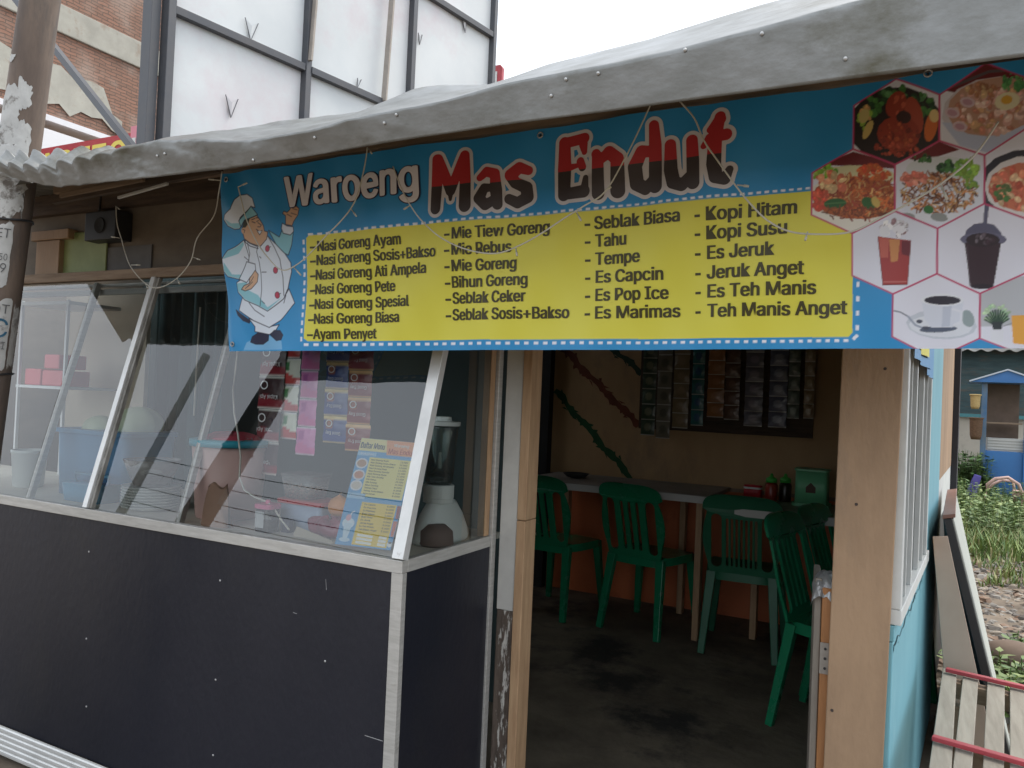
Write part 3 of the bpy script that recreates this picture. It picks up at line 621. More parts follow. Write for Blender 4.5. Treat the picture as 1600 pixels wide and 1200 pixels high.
            blobs(1286, 268, 22, 10, 40, [srgb(130,180,60), srgb(90,150,50), srgb(170,205,90)], (3, 7)); cv.ell((1338,308), 70, 34, srgb(168,90,45))
            strokes(1345, 305, 60, 32, 260, [ORG, srgb(190,110,60), srgb(150,70,35), TAN, RED], (7, 18)); blobs(1300, 285, 24, 14, 20, [srgb(215,120,90), srgb(230,160,120), srgb(220,190,140)], (5, 10)); blobs(1280, 312, 14, 14, 18, [srgb(205,80,55), srgb(215,100,70)], (4, 8))
            blobs(1365, 268, 26, 10, 26, [ORG, srgb(195,80,45)], (4, 8)); cv.ell((1305,318), 18, 8, srgb(40,95,45), -6); cv.line([(1288,319),(1322,316)], 1, srgb(110,150,90)); cv.ell((1357,316), 12, 9, srgb(50,100,50), 30); cv.ell((1368,314), 9, 6, srgb(205,180,100), 60)
            strokes(1340, 332, 54, 10, 50, [srgb(120,60,35), BRN], (5, 12))
        elif key == 'D':
            cv.ell((1468,298), 72, 48, srgb(222,226,236)); cv.poly([(1420,246),(1468,219),(1500,232),(1440,250)], MAR); cv.ell((1470,262), 55, 20, srgb(214,220,224)); blobs(1440, 246, 16, 6, 14, [GRN, DKG], (2, 5))
            strokes(1468, 300, 58, 32, 300, [BRN, srgb(175,115,65), srgb(95,55,35), TAN, srgb(205,140,85)], (6, 15)); blobs(1430, 275, 20, 10, 22, [srgb(215,120,100), srgb(225,150,130)], (4, 8)); blobs(1478, 258, 14, 9, 30, [GRN, DKG], (3, 6))
            blobs(1510, 262, 18, 14, 46, [srgb(150,190,80), srgb(120,170,70), LEAF], (3, 7)); blobs(1518, 285, 8, 10, 14, [LEAF, GRN], (3, 6)); cv.ell((1451,326), 8, 7, srgb(60,120,60))
            for i in range(5): cv.ell((1418+i*25, 338), 14, 7, srgb(226,229,236) if i % 2 else srgb(150,154,152), 8)
        elif key == 'E':
            cv.ell((1602,292), 76, 58, srgb(50,48,56)); cv.ell((1604,292), 66, 48, srgb(225,222,222)); cv.ell((1604,292), 60, 38, srgb(205,120,90))
            blobs(1604, 292, 56, 34, 110, [srgb(215,120,95), srgb(225,145,110), srgb(190,90,70), srgb(225,190,150)], (4, 9)); blobs(1566, 300, 14, 16, 16, [GRN, srgb(90,110,60)], (3, 6))
        elif key == 'F':
            Q = lambda L: [(1330+x/5.58, 330+y/5.58) for x, y in L]
            cv.poly(Q([(230,210),(520,250),(490,640),(275,645)]), srgb(165,60,58)); cv.poly(Q([(240,220),(330,230),(320,400),(255,400)]), srgb(195,100,85)); cv.poly(Q([(330,235),(425,240),(405,430),(345,440)]), srgb(205,140,85)); cv.poly(Q([(440,250),(520,255),(510,390),(440,370)]), srgb(110,35,45))
            blobs(1330+370/5.58, 330+140/5.58, 24, 11, 26, [srgb(235,235,240), srgb(150,120,125), srgb(205,200,208)], (3, 7)); cv.ell(Q([(290,165)])[0], 8, 10, srgb(232,234,240)); cv.ell(Q([(420,150)])[0], 11, 7, srgb(236,236,242))
            for _ in range(10): x, y = rg.uniform(270,500), rg.uniform(90,200); cv.line(Q([(x,y),(x+rg.uniform(-30,30), y+rg.uniform(-30,30))]), .8, srgb(95,60,70))
            cv.line(Q([(285,615),(480,612)]), 2, srgb(200,120,115)); cv.line(Q([(275,642),(488,638)]), 1.2, srgb(80,40,45)); cv.line(Q([(232,215),(276,640)]), 1, srgb(110,50,55)); cv.line(Q([(520,250),(490,636)]), 1, srgb(120,50,55))
        elif key == 'G':
            Q = lambda L: [(1330+x/5.58, 330+y/5.58) for x, y in L]; PL, CO = srgb(92,92,116), srgb(58,42,52)
            cv.poly(Q([(1165,-60),(1205,-60),(1185,100),(1150,100)]), PL); cv.poly(Q([(985,230),(1005,160),(1070,110),(1160,95),(1250,115),(1310,180),(1325,240)]), PL)
            cv.ell(Q([(1155,240)])[0], 37, 11, srgb(105,105,130)); cv.poly(Q([(990,270),(1310,270),(1245,650),(1140,670),(1045,650)]), CO); cv.ell(Q([(1150,245)])[0], 27, 11, srgb(48,38,46))
            blobs(1330+1160/5.58, 330+235/5.58, 16, 6, 12, [srgb(90,80,90), srgb(120,112,122), CO], (3, 6)); cv.line(Q([(1010,300),(1040,640)]), 2, srgb(80,66,76)); cv.ell(Q([(1145,648)])[0], 18, 4, srgb(40,34,46))
        elif key == 'H':
            Q = lambda L: [(1330+x/5.58, 330+y/5.58) for x, y in L]
            cv.ell(Q([(790,985)])[0], 56, 23, srgb(200,207,218), 3); cv.ell(Q([(780,1000)])[0], 50, 17, srgb(222,227,236), 3); cv.ell(Q([(760,1025)])[0], 30, 5, srgb(90,100,120), -3); cv.ell(Q([(1020,930)])[0], 10, 14, srgb(150,165,168), -20)
            cv.poly(Q([(615,770),(985,770),(955,960),(880,1010),(700,1010),(640,940)]), srgb(216,222,235)); cv.poly(Q([(800,800),(880,800),(860,1000),(790,1005)]), srgb(196,204,220)); cv.line(Q([(890,850),(965,870),(960,960),(900,985)]), 4, srgb(226,230,240))
            cv.ell(Q([(797,770)])[0], 34, 10, srgb(228,232,240)); cv.ell(Q([(797,772)])[0], 29, 7, srgb(52,50,62)); cv.line(Q([(375,868),(430,880),(495,915)]), 2, srgb(70,80,98)); cv.line(Q([(495,915),(560,990),(640,1020)]), 3.2, srgb(150,160,178)); cv.ell(Q([(595,958)])[0], 5, 3, srgb(80,85,100)); cv.ell(Q([(650,1015)])[0], 6, 3, srgb(80,85,100))
        elif key == 'I':
            Q = lambda L: [(1330+x/5.58, 330+y/5.58) for x, y in L]
            cv.poly(Q([(1120,560),(1700,560),(1700,985),(1120,1000)]), srgb(188,192,198)); blobs(1330+1275/5.58, 330+890/5.58, 20, 14, 40, [srgb(150,185,150), srgb(180,205,170)], (2, 5))
            for i in range(12): a = R(200+i*12.5); cv.line(Q([(1275,1000),(1275+110*math.cos(a), 985+130*math.sin(a))]), 3, srgb(45,75,58))
            cv.poly(Q([(1230,960),(1325,960),(1315,1028),(1240,1028)]), srgb(45,55,60)); cv.poly(Q([(1215,1030),(1335,1030),(1325,1140),(1225,1140)]), srgb(225,228,236)); cv.poly(Q([(1400,905),(1620,905),(1600,1170),(1415,1150)]), srgb(232,170,75)); cv.line(Q([(1330,1000),(1400,975)]), 1, srgb(90,95,100))
        cv.setclip(None)
    for hx in hexes.values(): cv.line(Z6(hx), 2.6, srgb(190, 62, 105), close=True)
    for p in ((366, 538), (355, 281), (844, 211), (1450, 116)):       # metal eyelets' shadow-free ring is modelled, the hole prints dark
        cv.ell(p, 2.4, 2.6, srgb(30, 34, 40))
    # sheet and lettering in one mesh
    U, V = np.meshgrid(uu, vv); co = b_pos(U, V).reshape(-1, 3); nu, nv = cv.nu, cv.nv
    idx = np.arange(nu*nv).reshape(nv, nu); q = np.stack([idx[:-1, :-1], idx[:-1, 1:], idx[1:, 1:], idx[1:, :-1]], -1).reshape(-1, 4)
    cos, cols, splits = [co], [cv.a.reshape(-1, 3)], [np.zeros(len(co))]
    loops, starts, tots, mids, nb = [q.ravel()], [np.arange(len(q))*4], [np.full(len(q), 4)], [np.zeros(len(q), int)], len(co)
    lc = len(q)*4
    def addflat(uv, fs, col, off, mi=0, split=None):
        nonlocal nb, lc
        if len(uv) == 0: return
        cos.append(b_pos(uv[:, 0], uv[:, 1], off)); cols.append(np.tile(col, (len(uv), 1))); splits.append(np.zeros(len(uv)) if split is None else split)
        for f in fs:
            loops.append(np.array(f)+nb); starts.append(np.array([lc])); tots.append(np.array([len(f)])); mids.append(np.array([mi])); lc += len(f)
        nb += len(uv)
    DK = srgb(66, 60, 22)
    rows = [("Nasi Goreng Ayam",493.7,391.4,627.5,382),("Nasi Goreng Sosis+Bakso",492.9,414,684,401.3),("Nasi Goreng Ati Ampela",492.3,437.6,669.4,426.8),("Nasi Goreng Pete",492.3,460,618,454.6),("Nasi Goreng Spesial",492.3,483.5,641,477.8),("Nasi Goreng Biasa",492.3,506,625.5,503.3),("Ayam Penyet",492,530.3,588.4,528.4),
            ("Mie Tiew Goreng",709.5,373.8,858.5,363.3),("Mie Rebus",709.5,399.7,799,393.3),("Mie Goreng",709.3,424.8,808,419.4),("Bihun Goreng",708.9,450,825.7,445.4),("Seblak Ceker",708.9,475,823,471.3),("Seblak Sosis+Bakso",708.4,500.6,888.9,496.8),
            ("Seblak Biasa",927,356,1063.5,347.7),("Tahu",928,384.4,977.7,381.6),("Tempe",928,412.9,1000,409),("Es Capcin",929.2,441,1036,437),("Es Pop Ice",929.4,469.4,1043.6,466.7),("Es Marimas",929.4,497.4,1061.8,495),
            ("Kopi Hitam",1103.8,343,1245.7,336),("Kopi Susu",1103.8,373.3,1230.5,366.3),("Es Jeruk",1104.5,403.7,1210.5,399.5),("Jeruk Anget",1103.8,434.5,1256.6,429.3),("Es Teh Manis",1105,464.3,1275.3,459.7),("Teh Manis Anget",1105,494.7,1323.8,491.2)]
    for s, x0, y0, x1, y1 in rows:
        a, b = b_px(x0, y0), b_px(x1, y1); v = (a[1]+b[1])/2; cap = .0285
        co2, fs = fit_text(s, a[0]+.0014, b[0]-.0014, v, cap, 0.)
        for qi, sh in enumerate(((-.0015, .0004), (.0015, .0004), (-.0015, -.0004), (.0015, -.0004), (0, 0))): addflat(co2+np.array(sh), fs, DK, .0010+.0002*qi)
        h = {492: 483.5, 708: 698, 709: 698}.get(int(x0), 483.5 if x0 < 500 else (912.5 if x0 < 1000 else 1086)); c = b_px(h, y0)[0]; w = b_px(h+8.5, y0)[0]
        addflat(np.array([(c, v+.008), (w, v+.008), (w, v+.0135), (c, v+.0135)]), [(0, 1, 2, 3)], DK, .0012)
    a, b = b_px(445, 320.5), b_px(655.5, 303); v = (a[1]+b[1])/2
    n = len("Waroeng"); 
    for off, col, lay in ((.0085, srgb(40, 36, 66), .001), (.0045, srgb(228, 226, 232), .0026)):
        co2, fs = text2d("Waroeng"); ref = co2.copy(); x0, x1 = ref[:, 0].min(), ref[:, 0].max()
        co2[:, 0] = a[0]+(co2[:, 0]-x0)*(b[0]-a[0])/(x1-x0); co2[:, 1] = v+co2[:, 1]*.083/CAPH
        for qi in range(13): addflat(co2+(np.array([off*math.cos(qi*.5236), off*.62*math.sin(qi*.5236)]) if qi else 0), fs, col, lay+.0001*qi)
    # fat rounded title letters, each drawn from thick strokes on its own fine canvas and traced as filled cells
    glyphs = {  # strokes in a letter box: (points with radius)
        'M': [[(.02,.03,.10),(.05,.5,.10),(.06,.95,.09)], [(.08,.95,.09),(.30,.35,.10)], [(.30,.35,.10),(.56,.97,.09)], [(.56,.96,.09),(.58,.5,.11),(.58,.04,.12)], [(.30,.18,.03),(.30,.4,.08)]],
        'a': [[(.05,.56,.07),(.18,.66,.09),(.36,.6,.10),(.38,.3,.12),(.40,.05,.10)], [(.36,.36,.06),(.14,.36,.09),(.04,.18,.11),(.16,.05,.10),(.34,.14,.09)]],
        's': [[(.38,.60,.08),(.22,.66,.10),(.06,.54,.11),(.14,.40,.10),(.34,.30,.11),(.36,.13,.11),(.18,.04,.10),(.02,.12,.09)]],
        'E': [[(.06,.06,.11),(.06,.5,.12),(.06,.92,.10)], [(.1,.92,.09),(.44,.94,.09)], [(.1,.5,.07),(.30,.52,.04)], [(.36,.58,.07),(.40,.48,.07)], [(.1,.07,.10),(.42,.09,.11)], [(.44,.16,.07),(.46,.30,.05)], [(.42,.84,.08),(.44,.72,.05)]],
        'n': [[(.03,.68,.08),(.06,.62,.10),(.06,.05,.11)], [(.1,.56,.07),(.26,.68,.10),(.40,.56,.11),(.40,.06,.12)]],
        'd': [[(.40,1.0,.08),(.42,.7,.10),(.42,.06,.11)], [(.38,.60,.09),(.18,.62,.10),(.05,.40,.12),(.08,.14,.12),(.24,.04,.10),(.40,.18,.09)]],
        'u': [[(.04,.68,.09),(.05,.3,.11),(.10,.10,.11),(.24,.04,.10),(.38,.16,.09)], [(.40,.70,.09),(.42,.4,.10),(.43,.05,.10)]],
        't': [[(.24,1.0,.09),(.16,.72,.11),(.14,.3,.12),(.18,.10,.11),(.34,.06,.10),(.44,.20,.06)], [(-.06,.58,.05),(.06,.70,.08),(.36,.72,.10)], [(.06,.82,.06),(.24,.96,.10)]]}
    def title(word, xs, px0, px1, capz):
        for ch, (x0, x1, yb0) in zip(word, xs):
            A = b_px(x0, yb0); B = b_px(x1, yb0); st = glyphs[ch]
            lo = min(p[0]-p[2] for k in st for p in k); hi = max(p[0]+p[2] for k in st for p in k); sx = (B[0]-A[0])/(hi-lo)
            for extra, mi, lay, col in ((.0085, 0, .0010, srgb(214, 212, 216)), (0., 1, .0017, (0, 0, 0))):
                cell = .0016; X0, X1 = A[0]-.03, B[0]+.03; Y0, Y1 = A[1]-.04, A[1]+capz*1.3
                gx, gy = np.arange(X0, X1, cell), np.arange(Y0, Y1, cell); GX, GY = np.meshgrid(gx, gy); F = np.full(GX.shape, 9.)
                for k in st:
                    for (p, q2) in zip(k[:-1], k[1:]):
                        ax, ay, ar = A[0]+(p[0]-lo)*sx, A[1]+p[1]*capz, p[2]*(sx+capz)/2; bx, by, br = A[0]+(q2[0]-lo)*sx, A[1]+q2[1]*capz, q2[2]*(sx+capz)/2
                        dx, dy = bx-ax, by-ay; t = np.clip(((GX-ax)*dx+(GY-ay)*dy)/(dx*dx+dy*dy+1e-12), 0, 1)
                        F = np.minimum(F, np.hypot(GX-ax-t*dx, GY-ay-t*dy)-(ar+(br-ar)*t)-extra)
                vid = {}; uvp = []; fs = []
                def vx(key, x, y):
                    if key not in vid: vid[key] = len(uvp); uvp.append((x, y))
                    return vid[key]
                ny, nx = F.shape; act = np.argwhere((np.minimum.reduce([F[:-1, :-1], F[1:, :-1], F[:-1, 1:], F[1:, 1:]]) < 0))
                for j, i in act:
                    c4 = [(j, i), (j, i+1), (j+1, i+1), (j+1, i)]; poly = []
                    for (p, r) in zip(c4, c4[1:]+c4[:1]):
                        fp, fr = F[p], F[r]
                        if fp < 0: poly.append(vx(p, gx[p[1]], gy[p[0]]))
                        if (fp < 0) != (fr < 0):
                            t = fp/(fp-fr); key = (min(p, r), max(p, r)); poly.append(vx(key, gx[p[1]]+(gx[r[1]]-gx[p[1]])*t, gy[p[0]]+(gy[r[0]]-gy[p[0]])*t))
                    if len(poly) >= 3: fs.append(tuple(poly))
                uv = np.array(uvp); addflat(uv, fs, col, lay, mi, uv[:, 1]-(A[1]+capz*.45))
    title('Mas', [(674.5, 739, 330.5), (743, 785, 327), (788, 832, 322)], 0, 0, .135)
    title('Endut', [(871, 921, 311), (925, 976, 308), (982, 1034, 302), (1038, 1094, 297), (1096, 1146, 291)], 0, 0, .142)
    co = np.concatenate(cos); cl = np.concatenate(cols); sp = np.concatenate(splits)
    me = bpy.data.meshes.new('banner_sheet'); me.vertices.add(len(co)); base = Vector((BL, 1.6, 1.9))
    me.vertices.foreach_set('co', (co-np.array(base)).astype(np.float32).ravel())
    lp = np.concatenate(loops).astype(np.int32); me.loops.add(len(lp)); me.loops.foreach_set('vertex_index', lp)
    stt, tt = np.concatenate(starts).astype(np.int32), np.concatenate(tots).astype(np.int32)
    me.polygons.add(len(stt)); me.polygons.foreach_set('loop_start', stt); me.polygons.foreach_set('loop_total', tt)
    tm = bpy.data.materials.new('title_print'); tm.use_nodes = True; N, L = tm.node_tree.nodes, tm.node_tree.links
    a = N.new('ShaderNodeAttribute'); a.attribute_name = 'split'; g = N.new('ShaderNodeMath'); g.operation = 'GREATER_THAN'; g.inputs[1].default_value = 0
    mx = N.new('ShaderNodeMix'); mx.data_type = 'RGBA'; mx.inputs[6].default_value = (*srgb(58, 48, 46), 1); mx.inputs[7].default_value = (*srgb(178, 44, 48), 1)
    L.new(a.outputs['Fac'], g.inputs[0]); L.new(g.outputs[0], mx.inputs[0]); L.new(mx.outputs[2], N['Principled BSDF'].inputs['Base Color']); N['Principled BSDF'].inputs['Roughness'].default_value = .42
    me.materials.append(PRINT); me.materials.append(tm); me.polygons.foreach_set('material_index', np.concatenate(mids).astype(np.int32))
    me.update(calc_edges=True)
    at = me.attributes.new('Col', 'FLOAT_COLOR', 'POINT'); at.data.foreach_set('color', np.concatenate([cl, np.ones((len(cl), 1))], 1).astype(np.float32).ravel())
    at = me.attributes.new('split', 'FLOAT', 'POINT'); at.data.foreach_set('value', sp.astype(np.float32))
    sm = np.zeros(len(stt), bool); sm[:len(q)] = True; me.polygons.foreach_set('use_smooth', sm)
    me.validate()
    root = thing('banner', base, 'blue and yellow food stall banner with a chef, menu and hexagon food pictures', 'banner')
    o = bpy.data.objects.new('printed_sheet', me); COL.objects.link(o); o.parent = root
    for p in ((366, 538), (355, 281), (844, 211), (1450, 116)):
        u, v = b_px(*p); c = b_pos(np.array(u), np.array(v), .003); m = MB(); n = 14
        m.tube([(c[0]+.0062*math.cos(t), c[1], c[2]+.0062*math.sin(t)) for t in np.linspace(0, 2*math.pi, n)], .0017, 6); m.build('eyelet', SCREWM, root, True)
    return root
build_banner()

# ------------------------------------------------------------------ things in the display counter
def cpt(x, y): return onZ(x, y, .8745)
def colbox(name): pass
# blue tub with cabbages
t = thing('blue_tub', (-2.6, 1.86, .8745), 'square blue plastic tub holding cabbages at the left of the counter', 'tub')
BLUT = mat('blue_plastic', (.08,.26,.46), (.07,.22,.40), .45, 3)
m = MB(); m.rbox((-2.605, 1.875), .38, .20, .8745, 1.10, .03, 1.06); m.build('tub', BLUT, t, True)
m = MB(); m.rbox((-2.605, 1.875), .42, .225, 1.10, 1.115, .03); m.build('rim', BLUT, t)
CAB = mat('pale_cabbage', (.62,.66,.50), (.52,.58,.38), .7, 5, bump=.3)
def cabbage(x, y, z, r, lab):
    m = MB(); m.grid(lambda a, b: (x+r*math.sin(math.pi*b)*math.cos(2*math.pi*a)*(1+.06*math.sin(6*a*6.28+b*4)), y+r*math.sin(math.pi*b)*math.sin(2*math.pi*a), z-r*.82*math.cos(math.pi*b)), 30, 16); tag(m.build('cabbage', CAB, smooth=True), lab, 'cabbage')
cabbage(-2.68, 1.86, 1.115, .06, 'smaller half hidden pale cabbage in the blue tub'); cabbage(-2.52, 1.90, 1.135, .085, 'large round pale cabbage at the right end of the blue tub')
t = thing('blue_basket', (-2.56, 1.74, .8745), 'small light blue basket in front of the blue tub', 'basket')
LB = mat('light_blue_plastic', (.10,.36,.55), (.09,.31,.5), .4, 4)
m = MB(); m.rbox((-2.53, 1.735), .19, .09, .8745, .935, .02, 1.1); m.build('basket', LB, t, True)
m = MB(); m.tube([(-2.62, 1.735, .93), (-2.62, 1.735, .965), (-2.44, 1.735, .965), (-2.44, 1.735, .93)], .006); m.build('handle', LB, t, True)
p = onY(50, 735, 1.80); t = thing('white_bucket', (p.x, 1.80, .8745), 'small white bucket at the far left of the counter beside the pole', 'bucket')
m = MB(); m.lathe([(.045,0),(.052,.005),(.06,.13),(.063,.132),(.063,.142),(.057,.142),(.05,.01)], (p.x-.02, 1.80, .8745), 28); m.build('pail', WHITEPL, t, True)
m = MB(); m.tube([(p.x-.02+.062*math.cos(a), 1.80-.03*math.sin(a), 1.012-.03*math.sin(a)) for a in np.linspace(0, 3.14, 12)], .003, 6); m.build('handle', WIRE, t, True)
# plates and the bag over them
t = thing('plate_stack', (-2.235, 1.755, .8745), 'stack of white dinner plates behind the glass', 'plate stack')
for i in range(8):
    m = MB(); z = .8745+i*.0092; m.lathe([(.05, 0), (.075, .004), (.105, .014), (.107, .0165), (.104, .0165), (.07, .007), (.001, .006)], (-2.235, 1.745, z), 36, .86, .86); m.build('plate', WHITEPL, t, True)
m = MB(); m.lathe([(.06, 0), (.085, .05), (.10, .085), (.098, .085), (.083, .05), (.05, .004)], (-2.235, 1.745, .956), 32, .9, .9); tag(m.build('plastic_bowl', CLEARP, smooth=True), 'clear plastic bowl sitting on the white plates', 'bowl')
m = MB(); m.grid(lambda a, b: (-2.235+.05*math.sin(math.pi*b)*math.cos(6.28*a)*(1+.2*math.sin(a*25)), 1.745+.05*math.sin(math.pi*b)*math.sin(6.28*a), .985-.03*math.cos(math.pi*b)), 22, 10); tag(m.build('napkin_bundle', WHITEPL, smooth=True), 'crumpled white napkin bundle inside the clear bowl', 'napkin')
# big pink bin
t = thing('rice_bin', (-1.87, 1.76, .8745), 'big pink bin with turquoise rim and red cloth on top behind the glass', 'bin')
m = MB(); m.lathe([(.092,0),(.098,.005),(.118,.235),(.116,.235),(.09,.01)], (-1.955, 1.815, .8745), 36); m.build('tub', mat('pink_plastic', (.72,.47,.42), (.66,.41,.36), .45, 3), t, True)
m = MB(); m.lathe([(.118,0),(.126,.0),(.126,.02),(.118,.022)], (-1.955, 1.815, 1.103), 36); m.build('rim', mat('turquoise_plastic', (.03,.36,.46), None, .4), t, True)
m = MB(); m.grid(lambda a, b: (-1.955+.095*math.sin(1.571*b)*math.cos(6.28*a)*(1+.08*math.sin(a*37)), 1.815+.095*math.sin(1.571*b)*math.sin(6.28*a), 1.122+.022*math.cos(1.571*b)+.006*math.sin(a*31+b*9)), 30, 8); m.build('red_lid_cloth', mat('red_cloth', (.5,.05,.08), (.4,.04,.07), .7, 8), t, True)
m = MB(); m.grid(lambda a, b: (-1.85+.06*math.cos(6.28*a)*(1-.45*b)*(1+.10*math.sin(a*29+b*5)), 1.675+.03*math.sin(6.28*a)*(1-.4*b), (.8745+.12*b+.008*math.sin(a*19)*b)), 28, 10); tag(m.build('paper_bag', mat('brown_paper', (.38,.22,.15), (.30,.17,.11), .8, 5, bump=.4, bscale=14), smooth=True), 'crumpled brown paper bag leaning on the pink bin', 'paper bag')
# pink lidded jar
c = cpt(412, 831); t = thing('condiment_jar', (c.x, c.y+.01, .8745), 'small clear jar with a pink lid and pale label', 'jar')
m = MB(); m.rbox((c.x, c.y+.012), .058, .05, .8745, .942, .012, .98); m.build('jar', JARGL, t, True)
m = MB(); m.rbox((c.x, c.y+.012), .05, .042, .877, .905, .01); m.build('contents', mat('dark_spice', (.09,.07,.06), (.16,.13,.11), .8, 40), t)
m = MB(); m.box(c.x-.021, c.x+.012, c.y-.0155, c.y-.0145, .888, .935); m.build('label', mat('label_paper', (.55,.56,.56), (.48,.49,.49), .6, 20), t)
m = MB(); m.rbox((c.x, c.y+.012), .068, .06, .942, .956, .018); m.lathe([(.008, 0), (.008, .008), (.004, .012)], (c.x, c.y+.012, .956), 12); m.build('lid', mat('pink_lid_plastic', (.75,.16,.32), None, .4), t, bevel=.003)
# red lidded container with the clear tub and the orange on it
c = cpt(470, 832); X, Y = c.x-.02, c.y+.06
t = thing('storage_box', (X, Y, .8745), 'pale blue storage box with a flat red lid', 'box')
m = MB(); m.rbox((X, Y), .155, .10, .8745, .953, .015, 1.05); m.build('box', mat('milky_blue_plastic', (.36,.44,.58), (.30,.37,.5), .4, 4), t, True)
m = MB(); m.rbox((X, Y), .175, .118, .953, .966, .015); m.build('lid', mat('red_lid_plastic', (.55,.06,.07), None, .4), t, bevel=.002)
X -= .02
t = thing('cracker_tub', (X-.005, Y, .966), 'clear tapered tub half full of crackers on the red lid', 'tub')
m = MB(); m.rbox((X-.002, Y), .098, .08, .967, 1.035, .012, 1.27); m.build('tub', CLEARP, t, True)
m = MB(); m.rbox((X-.002, Y), .126, .104, 1.036, 1.041, .014); m.build('rim', CLEARP, t)
m = MB(); rr = random.Random(21)
for _ in range(110):
    p = Vector((X-.002+rr.uniform(-.042,.042), Y+rr.uniform(-.033,.033), .970+rr.random()*.03)); a = Vector((rr.uniform(-1,1), rr.uniform(-1,1), rr.uniform(-1,1))).normalized()*.006; m.bar(p-a, p+a, .006, .004)
m.build('crackers', mat('cracker', (.62,.46,.33), (.55,.25,.18), .8, 60), t)
c = cpt(512, 838); m = MB(); cx, cy = c.x, c.y+.045
t = thing('onion', (cx, cy, .94), 'orange round onion on top of the red bag', 'onion')
m.grid(lambda a, b: (cx+.033*math.sin(math.pi*b)*math.cos(6.28*a), cy+.033*math.sin(math.pi*b)*math.sin(6.28*a), .955-.031*math.cos(math.pi*b)+.006*max(0, b-.9)*10), 24, 14); m.build('bulb', mat('orange_skin', (.75,.33,.10), (.68,.27,.08), .5, 12), t, True)
m = MB(); m.tube([(cx, cy, .984), (cx+.002, cy, .992), (cx+.006, cy, .997)], [.006, .004, .002]); m.build('stem', WOODM, t)
c = cpt(500, 842); m = MB(); rr = random.Random(2)
def bagf(a, b): 
    k = 1+.12*math.sin(a*6.28*5+b*6)+.06*math.sin(a*6.28*9-b*4); r = math.sin(math.pi*min(1, b*.9+.05))
    return (c.x+.012+.075*r*math.cos(6.28*a)*k, c.y+.03+.032*r*math.sin(6.28*a)*k, .8745+.056*(1-math.cos(math.pi*b))/2*k)
m.grid(bagf, 40, 14); tag(m.build('spice_bag', mat('maroon_plastic_bag', (.30,.05,.09), (.20,.035,.07), .35, 8, bump=.3), smooth=True), 'dark red plastic bag of spices lying below the onion', 'bag')
c2 = cpt(545, 848); m = MB(); m.grid(lambda a, b: (c2.x-.01+.035*math.sin(3.14*b)*math.cos(6.28*a)*(1+.12*math.sin(a*30)), c2.y+.03+.025*math.sin(3.14*b)*math.sin(6.28*a), .912-.036*math.cos(3.14*b)), 24, 12); tag(m.build('pink_bag', mat('pink_plastic_bag', (.62,.06,.16), (.5,.05,.13), .35, 8, bump=.3), smooth=True), 'bright pink knotted plastic bag beside the menu card', 'bag')
p, q = cpt(458, 838), cpt(518, 851); m = MB(); m.add([(p.x, p.y, .8755), (q.x, q.y-.002, .8755), (q.x, q.y+.004, .884), (p.x, p.y+.012, .902), (p.x, p.y+.03, .8755), (q.x, q.y+.03, .8755)], [(0,1,2,3), (0,3,4), (1,5,2), (3,2,5,4), (0,4,5,1)]); tag(m.build('cardboard_flap', BEIGE), 'folded pale cardboard flap on the counter by the cable end', 'cardboard')
# white cable with adaptor
t = thing('power_cable', (-1.9, 1.8, 1.4), 'thin white power cable hanging behind the glass to a dark plug', 'cable')
pts = [(372,540,1.80),(368,575,1.79),(364,610,1.815),(366,645,1.76),(372,680,1.745),(376,715,1.73),(374,745,1.72),(382,766,1.71),(398,777,1.70),(418,784,1.70),(430,797,1.70),(440,813,1.695),(452,828,1.69)]
m = MB(); m.tube([onY(*p) for p in pts], .0028, 8); m.build('wire', WIRE, t, True)
c = cpt(446, 832); m = MB(); m.rbox((c.x-.004, c.y+.012), .036, .028, .8745, .912, .01, .8); m.build('plug', mat('navy_plug', (.02,.025,.06), None, .4), t, True)
